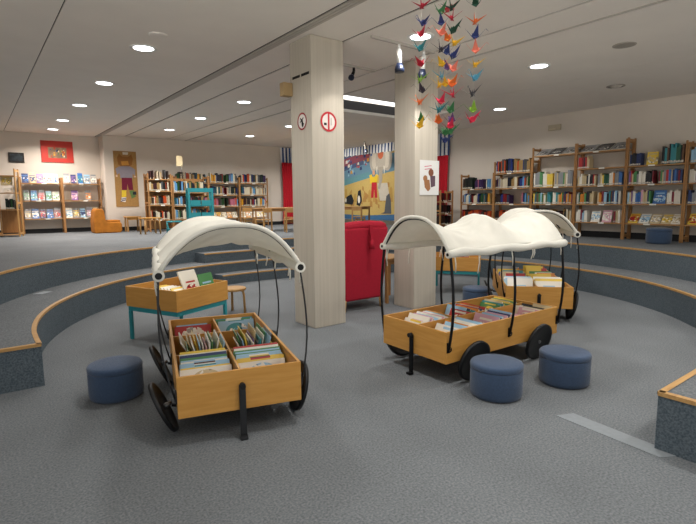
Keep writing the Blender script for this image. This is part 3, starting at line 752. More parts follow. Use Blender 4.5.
# ------------------------------------------------------------------ red armchair seen from behind
e = empty('armchair', (4.51, 5.85, 0))
bk = B(M_red)
def back(i, j):
    x = (-.36-.065*j)*(1-2*i); z = .15+1.10*j
    bul = .03*sin(pi*i)*sin(pi*min(1, j*1.1))
    top = .05*(1-(2*i-1)**2) if j > .9 else 0
    return (x, -.385-bul+.03*j, z+top*((j-.9)/.1 if j > .9 else 0))
bk.hexa([(-.365, -.36, .15), (.365, -.36, .15), (.365, -.22, .15), (-.365, -.22, .15)], [(-.43, -.42, 1.22), (.43, -.42, 1.22), (.43, -.26, 1.22), (-.43, -.26, 1.22)], .04)
bk.build('backrest', None, e)
hr = []
for q in range(13):
    x = -.40+.80*q/12; hr.append((x, -.345, 1.215+.03*(1-(x/.42)**2)))
B(M_red).tube(hr, [.05]+[.07]*11+[.05], 14).build('head_roll', None, e)
for sx in (-1, 1):
    B(M_red).box((sx*.375, -.14, .98), (.09, .26, .5), bev=.04).build('wing', None, e)
    B(M_red).box((sx*.36, .05, .42), (.12, .68, .5), bev=.045).build('armrest', None, e)
B(M_red).box((0, .04, .36), (.60, .60, .2), bev=.05).build('seat_cushion', None, e)
B(M_red).box((0, .02, .22), (.72, .62, .12), bev=.02).build('base', None, e)
for sx in (-1, 1):
    for sy in (-.33, .33): B(M_beechy).tube([(sx*.355, sy, 0), (sx*.345, sy*.98, .17)], [.026, .034], 10).build('leg', None, e)
hp = B(M_red).box((.045, -.43, 1.20), (.06, .018, .12), bev=.006)
hp.prism([(.02, -.45), (.07, -.45), (.07, -.43), (.02, -.43)], .98, 1.14)
hp.tube([(.045, -.44, 1.05), (.045, -.44, .99), (.045, -.442, .91)], [.022, .035, .045], 10)
hp.build('tassel', None, e).location = (0, -.035, 0)
tag(e, 'red upholstered high back armchair seen from behind between the columns', 'armchair')
# small table at the armchair's right
def table(name, c, sx, sy, h, rz, lab, mtop=None, mleg=None, z=0, leg=.045):
    e = empty(name, (c[0], c[1], z), rz)
    B(mtop or M_shelfx).box((0, 0, h-.015), (sx, sy, .03), bev=.006).build('tabletop', None, e)
    B(mtop or M_shelfx).box((0, sy/2-.05, h-.065), (sx-.16, .02, .07)).box((0, -sy/2+.05, h-.065), (sx-.16, .02, .07)).build('apron', None, e)
    for a in (-1, 1):
        for b2 in (-1, 1): B(mleg or M_post).box((a*(sx/2-leg/2-.02), b2*(sy/2-leg/2-.02), (h-.03)/2), (leg, leg, h-.03), bev=.004).build('leg', None, e)
    return tag(e, lab, 'table')
table('side_table', (5.30, 5.85), .56, .56, .71, 0, 'small wooden side table between red armchair and right column')
# round stool behind the teal bin
def stool(x, y, z, h, r, lab, name='stool'):
    e = empty(name, (x, y, z), .4)
    B(M_beechy).lathe([(0, h-.035), (r-.006, h-.035), (r, h-.028), (r, h-.006), (r-.006, h), (0, h)], seg=28).build('seat', None, e)
    for k in range(3):
        a = k*2*pi/3+.9
        B(M_beechy).tube([(r*.62*cos(a), r*.62*sin(a), h-.036), (r*.8*cos(a), r*.8*sin(a), h-.05), (r*.86*cos(a), r*.86*sin(a), h*.7), (r*.9*cos(a), r*.9*sin(a), 0)], .018, 8).build('leg', None, e)
    return tag(e, lab, 'stool')
stool(2.93, 6.55, 0, .37, .18, 'round wooden stool behind the teal legged bin')

# ------------------------------------------------------------------ bookcases
def bookcase(name, frame, w, d, post_h, shelves, lab, back=False, cards=True, mat_s=None, mat_p=None):
    """frame: x along the front (left to right), y into the depth, z up"""
    e = empty(name, (0, 0, 0)); e.matrix_world = frame
    ms, mp_ = mat_s or M_shelfx, mat_p or M_post
    for k, x in enumerate((.0155, w-.0155)):
        ph = post_h[k] if isinstance(post_h, (tuple, list)) else post_h
        b = B(mp_).box((x, .02, ph/2), (.03, .04, ph), bev=.003).box((x, d-.02, ph/2), (.03, .04, ph), bev=.003)
        for z in (.08, ph*.5, ph-.05): b.box((x, d/2, z), (.026, d-.08, .05))
        b.build('side_frame', None, e)
    for z in shelves:
        s = B(ms).box((w/2, d/2-.01, z-.0125), (w-.063, d-.03, .025)).build('shelf', None, e)
        if cards:
            b = B(M_paper); x = rnd(.35, .6)*w; b.box((x, -.0005, z-.012), (.12, .003, .03)); b.build('shelf_card', None, s)
    if back: B(mp_).box((w/2, d-.006, post_h/2), (w-.064, .01, post_h-.15)).build('back_panel', None, e)
    return tag(e, lab, 'bookcase')
def fr_right(y): return Matrix.Translation((10.62, y, S2)) @ Matrix.Rotation(-pi/2, 4, 'Z')   # left end at y, running to smaller y
PW = 1.06
ZS = {k: v-S2 for k, v in dict(a=1.10, b=1.49, c=1.88, d=2.25, e=2.60).items()}
G_ = 'books on the right wall bookcases'
RWALL = [
  (8.80, 1.52, 'a b c'.split(), 'oak bookcase nearest the red curtain on the right wall', 'bookcase nearest the curtain'),
  (7.74, 1.78, 'a b c d'.split(), 'oak bookcase between the low curtain side bookcase and the tall ones', 'second bookcase from the curtain'),
  (6.68, 2.04, 'a b c e'.split(), 'tall oak bookcase with a wide gap under its top display shelf', 'third bookcase from the curtain'),
  (5.62, 2.04, 'a b c d e'.split(), 'tall oak bookcase with five shelves and dark folders on top', 'fourth bookcase from the curtain'),
  (4.56, (2.06, 1.9), 'a b c d'.split(), 'oak bookcase behind the upper level navy pouf', 'bookcase behind the pouf'),
  (3.50, 1.86, 'a b c d'.split(), 'oak bookcase at the right edge, past the navy pouf', 'bookcase at right edge')]
SH = {'a': 'bottom', 'b': 'second lowest', 'c': 'third lowest', 'd': 'fourth lowest', 'e': 'top'}
order = [4, 3, 5, 2, 1, 0]      # nearest bookcases take individual books first
def display(M, x, z, w, h, t, c, lab, cat_group, tilt=.25, y=.06):
    picture_book(M @ Matrix.Translation((x, y, z)) @ Matrix.Rotation(-tilt, 4, 'X'), w, h, t, c[0], c[1], lab, cat_group)
for k in range(6):
    y, ph, ss, lab, wh = RWALL[k]
    bookcase('bookcase', fr_right(y), PW-.002, .33, ph, [ZS[s] for s in ss], lab)
for k in order:
    y, ph, ss, lab, wh = RWALL[k]; F = fr_right(y)
    for s in ss[::-1]:
        z = ZS[s]+.0005; w = '%s shelf, %s' % (SH[s], wh); a, b2 = .045, PW-.045
        D = lambda x, hh, ww, c, i, tl=.25: display(F, x, z+.003, ww, hh, .014, c, '%s picture book, facing out, %s on %s' % (CNAME[c[0]], ORD[i], w), 'face out books on the right wall', tl)
        if (k, s) == (4, 'a'):
            for i, (x, c) in enumerate(((.16, (YL, RD)), (.36, (WH, BL)), (.56, (BE, WH)), (.76, (BE, YL)), (.92, (WH, BE)))): D(x, .25, .18, c, i+1, .75)
        elif (k, s) == (5, 'a'):
            for i, (x, c) in enumerate(((.16, (YL, RD)), (.37, (YL, GN)), (.58, (OR_, YL)), (.8, (WH, YL)))): D(x, .26, .19, c, i+1, .7)
        elif (k, s) == (4, 'b'):
            row(F, a, .5, z, .28, w, G_); D(.62, .27, .22, ('3f6fae', BL), 1); row(F, .76, b2, z, .28, w, G_)
        elif (k, s) == (4, 'd'):
            row(F, a, .28, z, .27, w, G_, pal=['2b3a66', '24262c', '2b3a66']); D(.45, .25, .2, (YL, BE), 1, .15); row(F, .62, b2, z, .38, w, G_, pal=['2f5f4a', '3d8f98', 'd98a35', '2b3a66', '24262c', '6b4d38'])
        elif (k, s) == (3, 'a'):
            row(F, a, .33, z, .27, w, G_); D(.46, .24, .19, (WH, BL), 1); D(.70, .26, .19, ('d7a7b5', WH), 2); row(F, .85, b2, z, .28, w, G_)
        elif (k, s) == (3, 'd'): row(F, a, .32, z, .27, w, G_, pal=['7a2230', 'b5322f', '24262c', 'c9b68f'])
        elif s == 'e':
            for i in range(3):
                display(F, .2+.33*i, z+.01, .30, .34, .02, (('8b8d90', '24262c') if i != 1 else ('24262c', '8b8d90')), 'dark grey folder lying tilted, %s from left on top of %s' % (ORD[i+1], wh), 'folders on the tall bookcases', 1.1, .05)
        elif (k, s) == (2, 'c'): row(F, a, b2, z, .36, w, G_, pal=['e3c24a', 'e8e3d6', 'c9b68f', '4f8a55', '8b8d90', 'e8e3d6'], tmin=.03, gaps=((.5, .56),))
        elif (k, s) in ((0, 'a'), (1, 'a')): row(F, a, b2, z, .24, w, G_, pal=['d98a35', 'b5322f', '6b4d38'], far=True)
        elif (k, s) == (0, 'c'): row(F, a, .4, z, .32, w, G_, pal=['6b4d38', '24262c', '2f5f4a'], far=k < 1); row(F, .45, .75, z, .27, w, G_, pal=['7a5a92', 'd7a7b5', '7a2230'], far=k < 1); row(F, .8, b2, z, .25, w, G_, pal=['e8e3d6', '9cc3dc'], far=True)
        elif (k, s) == (1, 'd'): row(F, a, b2, z, .36, w, G_, pal=['2f5f4a', 'c9b68f', '3f6fae', '3f6fae', '8b8d90', 'd98a35', '24262c'], gaps=((.3, .34),))
        else:
            ga = {(3, 'c'): ((.42, .5),), (3, 'b'): ((.38, .5),), (4, 'c'): ((.5, .6),), (1, 'b'): ((.45, .8),), (2, 'b'): ((.48, .52),)}.get((k, s), ())
            row(F, a, b2, z, .28, w, G_, gaps=ga, far=(k == 0))
# low bookcase end beside the curtain
Fl = Matrix.Translation((10.05, 9.0, S2)) @ Matrix.Rotation(0, 4, 'Z')
bookcase('low_bookcase', Fl, .52, .3, 1.10, [.18, .48, .80], 'low oak bookcase with red back beside the red curtain', mat_s=M_shelfx)
B(mat('dark_red_board', '7d1522', .7)).box((.26, .293, .55), (.46, .008, .95)).build('back_panel', None, COL.objects['low_bookcase'])
for z in (.18, .48, .80): row(Fl, .04, .48, z+.001, .23, 'low bookcase', 'x', far=True, pal=['b5322f', '6b4d38', '24262c', '7a2230', 'c9b68f'], fill=.8)

# back wall bookcases
G2 = 'x'
for i, x in enumerate((5.15, 6.22, 7.29)):
    Fb = Matrix.Translation((x, 15.48, S2))
    bookcase('bookcase', Fb, 1.068, .31, 1.66, [.31, .69, 1.07, 1.46], ('oak bookcase on the back wall half hidden by the teal trolley', 'oak bookcase on the back wall right of the teal trolley', 'oak bookcase on the back wall nearest the left red curtain')[i])
    for z in (.69, 1.07, 1.46): row(Fb, .045, 1.02, z+.001, .29 if z < 1.4 else .33, 'back wall', 'x', far=True, gaps=((.5, .5+.1*(i == 1)),) if i == 1 else ())
    for j in range(5): 
        display(Fb, .14+.19*j, .314, .17, .22, .012, random.choice([(WH, YL), (YL, OR_), (WH, BE), (OR_, BE)]), 'pale picture book, %s from left, bottom shelf, back bookcase %s' % (ORD[j+1], ('behind teal trolley', 'right of teal trolley', 'nearest left curtain')[i]), 'face out books on the back wall', .5)
# free standing unit and angled unit
Fm = Matrix.Translation((4.02, 14.45, S2)) @ Matrix.Rotation(.05, 4, 'Z')
bookcase('bookcase', Fm, .68, .34, 1.66, [.35, .77, 1.17, 1.5], 'free standing oak bookcase to the right of the patchwork wall hanging', back=True)
for z, n in ((.35, .7), (.77, 1), (1.17, 1), (1.5, .5)): row(Fm, .04, .64, z+.001, .27, 'm', 'x', far=True, fill=n, pal=['6b4d38', '7a2230', 'c9b68f', '24262c', 'e8e3d6', '8b8d90', 'd7cfc0', 'e8e3d6', 'd98a35'])
Fm2 = Matrix.Translation((4.72, 14.5, S2)) @ Matrix.Rotation(.1, 4, 'Z')
bookcase('bookcase', Fm2, 1.15, .34, 1.62, [.35, .74, 1.13], 'free standing oak bookcase behind the teal trolley', back=True)
for z in (.35, .74, 1.13): row(Fm2, .04, 1.1, z+.001, .34 if z > 1 else .28, 'm2', 'x', far=True, pal=['3d8f98', '2b3a66', 'c9b68f', 'e8e3d6', '9cc3dc', '6b4d38', '4f8a55'])
# sign on a stalk on top
e = empty('shelf_sign', (5.08, 14.68, S2+1.625))
B(M_steel).tube([(0, 0, 0), (0, 0, .3)], .008).lathe([(0, 0), (.06, 0), (.06, .01), (0, .012)], seg=16).build('stalk', None, e)
B(mat('cream_card', 'dcc8a0', .7)).box((-.06, 0, .42), (.18, .012, .3)).build('card', None, e)
tag(e, 'small cream sign on a stalk on top of the free standing bookcase', 'sign')

# left alcove bookcases with face-out picture books
for i, (x, lab) in enumerate(((1.13, 'oak bookcase under the red framed picture'), (2.13, 'oak bookcase in the alcove corner behind the tan child seat'))):
    Fa = Matrix.Translation((x, 16.05, S2))
    bookcase('bookcase', Fa, 1.0, .32, 1.56, [.42, .92, 1.40], lab, mat_s=M_shelfx)
    for z in (.42, .92, 1.40):
        xx = .14; j = 0
        while xx < .93:
            if not (z < 1 and random.random() < (.12 if i == 0 else .4)):
                j += 1; c = (random.choice(['e8e3d6', '9cc3dc', '3f6fae', 'c9b68f', 'e8e3d6', '8b8d90', '9cc3dc', '2b3a66', '8b8d90', '7a5a92', 'd98a35']), random.choice(PBC))
                display(Fa, xx, z+.003, rnd(.13, .165), rnd(.26, .32), .012, c, '%s picture book, %s from left, %s shelf of alcove bookcase %s' % (CNAME[c[0]], ORD[j], {.42: 'bottom', .92: 'middle', 1.4: 'top'}[z], 'under red picture' if i == 0 else 'in corner'), 'face out books in the alcove', .3, .08)
            xx += .175
# near unit at the left edge
Fn = Matrix.Translation((.50, 15.22, S2)) @ Matrix.Rotation(RAD(-18), 4, 'Z')
e = bookcase('display_rack', Fn, .50, .36, 1.72, [.06, .70, 1.12, 1.55], 'tall wooden display rack at the left edge in front of the alcove bookcases', cards=False, mat_p=M_beechy)
B(M_post).box((.25, .34, .38), (.42, .02, .58)).build('lower_board', None, e)
row(Fn, .22, .45, .701, .3, 'n', 'x', far=True, pal=['24262c', '24262c', '2f5f4a', '4f8a55'])
display(Fn, .30, 1.123, .2, .12, .02, (WH, WH), 'small white leaflet on the middle shelf of the left display rack', 'things on the display rack', .2, .08)
display(Fn, .28, 1.30, .26, .22, .02, (BE, YL), 'framed beige card standing high in the left display rack', 'things on the display rack', .05, .1)

# ------------------------------------------------------------------ back room furniture
# teal trolley
e = empty('book_trolley', (4.83, 12.7, S2), RAD(-8))
wd, hd, tt = .64, .30, 1.20
for sx in (-1, 1):
    b = B(M_teal)
    for yy in (-hd/2+.02, hd/2-.02): b.box((sx*(wd/2-.02), yy, .08+(tt-.08)/2), (.05, .035, tt-.08))
    b.box((sx*(wd/2-.02), 0, .1), (.05, hd, .05)).box((sx*(wd/2-.02), 0, tt-.02), (.05, hd, .05))
    b.build('side_frame', None, e)
B(M_teal).box((0, -hd/2+.02, tt-.05), (wd-.09, .03, .1)).box((0, hd/2-.02, tt-.05), (wd-.09, .03, .1)).build('top_rail', None, e)
for z in (.18, .42, .74): 
    B(M_teal).box((0, 0, z), (wd-.09, hd-.02, .02)).build('shelf', None, e)
    if z > .3: B(M_teal).box((-.14, -hd/2+.012, z+.08), (.26, .015, .14)).box((.14, -hd/2+.012, z+.08), (.26, .015, .14)).build('shelf_lip', None, e)
for sx in (-1, 1):
    for yy in (-1, 1): B(M_black).lathe([(0, -.012), (.04, -.012), (.04, .012), (0, .012)], seg=16, mx=Matrix.Translation((sx*(wd/2-.03), yy*(hd/2-.03), .041)) @ Matrix.Rotation(pi/2, 4, 'Y')).build('castor', None, e)
tag(e, 'teal metal book trolley standing before the free standing bookcases', 'book trolley')
FT = Matrix.Translation((4.83, 12.7, S2)) @ Matrix.Rotation(RAD(-8), 4, 'Z')
for z in (.431, .751): row(FT @ Matrix.Translation((-.28, -.1, 0)), 0, .56, z, .25, 'trolley', 'x', far=True, dep=.18)
e = empty('kick_step', (4.05, 12.45, S2), RAD(-8))
B(M_teal).box((0, 0, .36), (.34, .3, .03), bev=.005).box((0, -.1, .18), (.34, .22, .02)).build('tread', None, e)
for sx in (-1, 1): B(M_teal).tube([(sx*.15, -.2, 0), (sx*.15, .1, .36)], .015).tube([(sx*.15, .2, 0), (sx*.15, .12, .36)], .015).build('leg', None, e)
tag(e, 'low teal step stool at the left foot of the teal trolley', 'step stool')

def chair(x, y, z, rz, lab, h=.36, hb=.66, m=None):
    m = m or M_beechy; e = empty('child_chair', (x, y, z), rz)
    B(m).box((0, 0, h-.012), (.34, .34, .024), bev=.006).build('seat', None, e)
    for sx in (-1, 1):
        B(m).box((sx*.145, -.145, (h-.024)/2), (.035, .035, h-.024), bev=.004).build('leg', None, e)
        B(m).box((sx*.145, .155, hb/2), (.035, .03, hb), bev=.004).build('leg', None, e)
    B(m).box((0, .155, hb-.06), (.255, .02, .12), bev=.004).build('backrest', None, e)
    B(m).box((0, -.145, h-.09), (.255, .02, .04)).build('rail', None, e)
    return tag(e, lab, 'chair', 'small wooden children chairs')
M_tbl = M_shelfx
table('library_table', (7.25, 12.55), 1.75, .8, .66, RAD(-20), 'long wooden table before the back wall bookcases, left of the left column', z=S2)
chair(6.35, 12.05, S2, RAD(195), 'small wooden chair at the left end of the long back table')
chair(7.0, 11.72, S2, RAD(160), 'small wooden chair pulled in at the front of the long back table')
chair(6.68, 13.62, S2, RAD(-15), 'small wooden chair behind the long back table, left one')
chair(7.75, 13.0, S2, RAD(-25), 'small wooden chair behind the long back table, right one')
table('library_table', (9.75, 12.85), 1.5, .8, .66, RAD(-60), 'wooden table in front of the mural between the two columns', z=S2)
chair(9.55, 11.9, S2, RAD(120), 'small wooden chair at the mural table, nearer the right column')
chair(9.0, 12.45, S2, RAD(120), 'small wooden chair at the mural table, nearer the left column')
# tan child seat
e = empty('child_armchair', (3.02, 15.3, S2))
def blob(b, pts, w, m):
    n = len(pts)
    b.prism(pts, -w/2, w/2)
b = B(M_orange)
prof = [(-.32, .0), (.36, .0), (.40, .06), (.40, .25), (.36, .30), (.02, .30), (-.02, .36), (-.04, .60), (-.09, .67), (-.22, .69), (-.29, .63), (-.33, .30)]
bm2 = b
a = [bm2.bm.verts.new((p[0], -.26, p[1])) for p in prof]; c_ = [bm2.bm.verts.new((p[0], .26, p[1])) for p in prof]
fs = [bm2.bm.faces.new(a), bm2.bm.faces.new(c_[::-1])]
for i in range(len(prof)): fs.append(bm2.bm.faces.new((a[i], a[(i+1) % len(prof)], c_[(i+1) % len(prof)], c_[i])))
o = b.build('shell', None, e); mo = o.modifiers.new('bevel', 'BEVEL'); mo.width = .04; mo.segments = 3
B(M_orange).box((.19, 0, .325), (.36, .44, .06), bev=.025).build('seat_cushion', None, e)
tag(e, 'tan brown soft child seat in front of the alcove corner', 'child seat')
table('low_table', (3.78, 15.35), .42, .35, .44, 0, 'low wooden table under the patchwork wall hanging', z=S2, mtop=M_beech, mleg=M_beechy, leg=.04)
e = empty('low_bench', (3.83, 13.75, S2), RAD(12))
B(M_beech).box((0, 0, .425), (.5, .32, .03), bev=.005).build('seat', None, e)
for sx in (-1, 1):
    for sy in (-1, 1): B(M_beechy).tube([(sx*.20, sy*.12, .41), (sx*.215, sy*.13, 0)], [.026, .022], 8).build('leg', None, e)
tag(e, 'pale wooden stool on the upper level, left of the teal trolley', 'stool')

# ------------------------------------------------------------------ pictures on the walls
e = empty('framed_picture', (2.12, YB2, 3.06))
B(mat('picture_red', 'c0392f', .6, var=.05)).box((0, -.015, 0), (.80, .03, .60), bev=.003).build('frame', None, e)
b = B(mat('picture_ground', 'a08060', .7, color2='6a5a4a', scale=9)).box((.0, -.031, -.03), (.46, .006, .30))
for i in range(26):
    b.use(flat(random.choice(['d9a13a', '3a4f7a', 'b5402f', 'e0d3b8', '5d7a4a', '2a2a30'])))
    x, z, q = rnd(-.21, .17), rnd(-.16, .07), rnd(.02, .05)
    b.poly([(x, -.0345-.0001*i, z), (x+q, -.0345-.0001*i, z+rnd(-.01, .01)), (x+q*.8, -.0345-.0001*i, z+q*1.3), (x+.004, -.0345-.0001*i, z+q)])
b.build('print', None, e)
tag(e, 'bright red framed picture on the alcove wall above the bookcase', 'picture')
e = empty('framed_picture', (1.13, YB2, 2.855))
B(mat('black_frame', '2a251f', .5)).box((0, -.012, 0), (.36, .024, .27)).build('frame', None, e)
B(mat('dark_photo', '35424a', .5, color2='14181c', scale=12)).box((0, -.026, 0), (.29, .006, .2)).build('print', None, e)
tag(e, 'small dark framed picture on the alcove wall at far left', 'picture')
# patchwork wall hanging with a dressed figure
e = empty('wall_hanging', (3.79, YB, 2.30))
B(mat('tan_burlap', 'a5804c', .95, var=.08, scale=25, bump=.2, bscale=200)).box((0, -.008, 0), (.64, .014, 1.64)).build('cloth', None, e)
b = B(flat('8e5f2a'))
def pz(pts, off): b.poly([(x, -.015-off, z) for x, z in pts])
pz([(-.2, .42), (-.22, .62), (-.16, .74), (-.08, .66), (.1, .66), (.18, .74), (.22, .60), (.18, .42), (.05, .36), (-.08, .36)], .004)
b.use(flat('c28a3a')); pz([(-.1, .40), (-.12, .52), (.08, .54), (.1, .42)], .006)
b.use(flat('d8cfc0')); pz([(-.06, .72), (.08, .72), (.1, .79), (-.06, .79)], .007)
b.use(flat('8d8790')); pz([(-.16, .02), (-.2, .36), (-.08, .38), (.12, .38), (.2, .34), (.18, .02)], .005)
pz([(-.2, .36), (-.28, .30), (-.25, .12), (-.16, .2)], .0055); pz([(.2, .34), (.27, .28), (.25, .1), (.16, .2)], .0055)
b.use(flat('6e1430')); pz([(-.14, -.32), (-.13, .04), (.16, .04), (.18, -.32), (.05, -.32), (.02, -.14), (0, -.32)], .006)
b.use(flat('d9bd35')); pz([(-.16, -.54), (-.15, -.33), (-.02, -.33), (-.03, -.52)], .005)
b.use(flat('e8e2d8')); pz([(-.2, -.66), (-.16, -.54), (-.03, -.54), (-.06, -.68)], .005)
b.use(flat('2c2a55')); pz([(-.2, -.64), (-.05, -.60), (-.05, -.63), (-.2, -.67)], .006); pz([(-.18, -.58), (-.04, -.56), (-.05, -.59), (-.18, -.61)], .0065)
b.use(flat('5f7d46')); pz([(.12, -.58), (.06, -.34), (.2, -.33), (.24, -.52)], .005); b.use(flat('20262c')); pz([(.16, -.46), (.16, -.38), (.26, -.36), (.26, -.46)], .007)
b.use(flat('d8b79a')); pz([(-.29, .06), (-.24, .06), (-.24, .12), (-.29, .12)], .006); pz([(.22, .06), (.28, .06), (.28, .1), (.22, .1)], .006)
b.build('applique', None, e)
tag(e, 'tan patchwork wall hanging of a dressed figure with maroon shorts', 'wall hanging')

# ------------------------------------------------------------------ mural and theatre curtains
e = empty('mural', (XM, 13.2, 0))
b = B(flat('c6ab66'))
Z = .92
def mp(pts, off): b.poly([(-.012-off, -(13.2-y) if False else y-13.2, z) for y, z in pts])
b.box((-.0065, -.1, (Z+3.5)/2), (.011, 5.4, 3.5-Z))
rg = random.Random(5)
b.use(flat('6389a0')); mp([(15.78, 2.05), (15.78, 2.75), (13.3, 3.1), (11.0, 3.3), (11.0, 2.75), (13.0, 2.5)], .001)
b.use(flat('4a5878')); mp([(15.78, 2.6), (15.78, 3.3), (13.3, 3.46), (12.2, 3.46), (13.2, 3.0)], .0015)
b.use(flat('854252')); mp([(15.78, 2.75), (15.78, 3.05), (13.5, 3.36), (13.2, 3.15)], .002)
b.use(flat('5f9099')); mp([(15.78, 2.05), (15.78, 2.3), (13.6, 2.62), (13.3, 2.45)], .002)
for i in range(60):
    b.use(flat(rg.choice(['d8d2c4', '3a5f9a', 'b0413f', 'c98f3a', '2b3a66', '8fb6c8'])))
    y = rg.uniform(12.9, 15.6); z = 2.55+(15.7-y)*.22+rg.uniform(-.28, .3); q = rg.uniform(.06, .14)
    if z < 3.35: mp([(y, z), (y-q, z+.02), (y-q*.8, z+q), (y-.01, z+q*.8)], .003+i*.0001)
b.use(flat('b9954e'))
for i in range(14):
    y = 15.6-.28*i; h = rg.uniform(.25, .5); mp([(y, 1.55), (y-.2, 1.55), (y-.17, 1.55+h), (y-.1, 1.62+h), (y-.03, 1.55+h)], .002)
b.use(flat('b08448'))
for i in range(22):
    y = rg.uniform(11.2, 15.6); z = rg.uniform(1.15, 2.1); q = rg.uniform(.06, .16); mp([(y, z), (y-q, z-.05), (y-q, z+q), (y-.02, z+q*1.4)], .0035+i*.0001)
# big grey animal head
def ell(cy, cz, ry, rz_, off, n=20, ang=0): mp([(cy+ry*cos(2*pi*k/n)*cos(ang)-rz_*sin(2*pi*k/n)*sin(ang), cz+ry*cos(2*pi*k/n)*sin(ang)+rz_*sin(2*pi*k/n)*cos(ang)) for k in range(n)], off)
b.use(flat('b3aca0')); ell(13.32, 3.02, .22, .42, .008); ell(12.6, 3.02, .24, .42, .008)
b.use(flat('cfc8bb')); ell(13.28, 3.02, .14, .32, .009); ell(12.64, 3.02, .15, .32, .009)
b.use(flat('b9b2a6')); ell(12.95, 3.0, .26, .4, .010)
b.use(flat('c96a48')); ell(12.95, 3.2, .15, .18, .011)
b.use(flat('aaa397')); mp([(13.08, 2.75), (12.82, 2.75), (12.86, 2.3), (12.98, 2.0), (13.1, 2.02), (13.0, 2.3)], .012)
b.use(flat('d9d4c8')); mp([(13.2, 2.75), (13.1, 2.8), (13.12, 2.45)], .0125); mp([(12.8, 2.8), (12.7, 2.75), (12.76, 2.45)], .0125)
b.use(flat('c9c2b4')); mp([(12.98, 1.6), (13.12, 2.2), (12.6, 2.2), (12.45, 1.6)], .006)
# small performer in yellow and red
b.use(flat('e2c02c')); mp([(13.5, 2.2), (13.55, 2.5), (13.42, 2.52), (13.38, 2.42), (13.25, 2.42), (13.2, 2.52), (13.08, 2.5), (13.15, 2.2)], .009)
b.use(flat('b8202e')); mp([(13.46, 1.7), (13.42, 2.24), (13.16, 2.24), (13.12, 1.7), (13.24, 1.7), (13.29, 2.0), (13.34, 1.7)], .010)
b.use(flat('d8a27c')); ell(13.31, 2.57, .07, .09, .011)
# dark animals
b.use(flat('23262c')); mp([(15.05, 1.5), (14.9, 1.75), (14.6, 1.85), (14.45, 1.6), (14.55, 1.45)], .006); mp([(14.3, 1.45), (14.2, 1.95), (14.05, 2.0), (13.98, 1.6), (14.1, 1.4)], .006)
b.use(flat('e6e0d4')); ell(14.15, 1.65, .07, .14, .007); ell(14.95, 1.62, .05, .08, .007)
b.use(flat('565a60')); mp([(12.95, 1.15), (12.75, 1.2), (12.65, 1.75), (12.5, 1.85), (12.42, 1.6), (12.4, 1.15)], .007)
b.use(flat('3f6c98')); mp([(15.78, Z), (15.78, Z+.2), (14, Z+.14), (12, Z+.22), (10.5, Z+.18), (10.5, Z)], .004)
b.build('painting', None, e)
B(mat('pale_skirting_board', '6f6a60', .7)).span((-.02, -2.9, S2), (-.001, 2.6, .91)).build('skirting', None, e)
tag(e, 'large colourful circus mural with a grey elephant behind the two columns', 'mural')
e = empty('mural', (10.4, YB, 0))
b = B(flat('3f7f5a')).box((.0, -.0065, (Z+3.5)/2), (1.8, .011, 3.5-Z))
b.use(flat('3d7f9a')); b.poly([(-.88, -.0135, 2.2), (.88, -.0135, 2.2), (.88, -.0135, 3.3), (-.88, -.0135, 3.2)])
b.use(flat('c9a24a')); b.poly([(-.88, -.0135, 1.0), (.88, -.0135, 1.0), (.88, -.0135, 1.5), (-.88, -.0135, 1.3)])
b.build('painting', None, e)
tag(e, 'green edge of the mural on the back wall beside the left red curtain', 'mural')
def stripes(b, fn, n, z0, z1):
    """gathered blue and white pelmet cloth"""
    cols = ['e2e4e6', '2d4f86', '4b7fb0', '24406e']
    for i in range(n):
        b.use(flat(cols[i % 2] if (i // 2) % 2 == 0 else cols[(i % 2)*3]))
        p, q = fn(i/n), fn((i+1)/n); m = [(p[k]+q[k])/2 for k in range(2)]
        bul = fn(0, .03)
        P0, P1 = p, q
        dz = .02*sin(i*1.7)
        b.poly([(*P0, z1), (*P1, z1), (P1[0]+bul[0]*(i % 2), P1[1]+bul[1]*(i % 2), z0+dz), (P0[0]+bul[0]*((i+1) % 2), P0[1]+bul[1]*((i+1) % 2), z0-dz)])
def pel(name, P, Q, n, z0, z1, lab):
    P, Q = Vector(P), Vector(Q); d = (Q-P); nn = Vector((d.y, -d.x)).normalized()
    b = MB()
    stripes(b, lambda t, off=None: (tuple(P+d*t) if off is None else tuple(nn*off)), n, z0, z1)
    o = b.build(name); thick(o, .008); return tag(o, lab, 'pelmet')
pel('pelmet', (XM-.05, 15.75), (XM-.05, 10.0), 70, 3.24, 3.53, 'blue and white striped pelmet along the top of the mural')
pel('pelmet', (9.05, YB-.06), (9.62, YB-.06), 8, 2.98, 3.53, 'blue and white pelmet above the left red curtain')
pel('pelmet', (XR-.06, 9.9), (XR-.06, 9.45), 6, 2.84, 3.5, 'blue and white pelmet above the right red curtain')
def curtain(P, Q, z0, z1, lab, taper=.12, folds=5):
    P, Q = Vector(P), Vector(Q); d = Q-P; nn = Vector((d.y, -d.x)).normalized()
    def fn(i, j):
        k = .5+(i-.5)*(1-taper*sin(pi*j)); p = P+d*k+nn*(.03*sin(i*folds*2*pi)+.03); return (p.x, p.y, z0+(z1-z0)*j)
    o = B(M_curt).grid(fn, folds*8, 12).build('curtain'); thick(o, .006); return tag(o, lab, 'curtain')
curtain((9.06, YB-.1), (9.58, YB-.1), S2+.02, 2.99, 'long red curtain on the back wall seen left of the left column')
curtain((XR-.1, 9.9), (XR-.1, 9.45), S2+.02, 2.86, 'red curtain at the end of the right wall beside the right column')

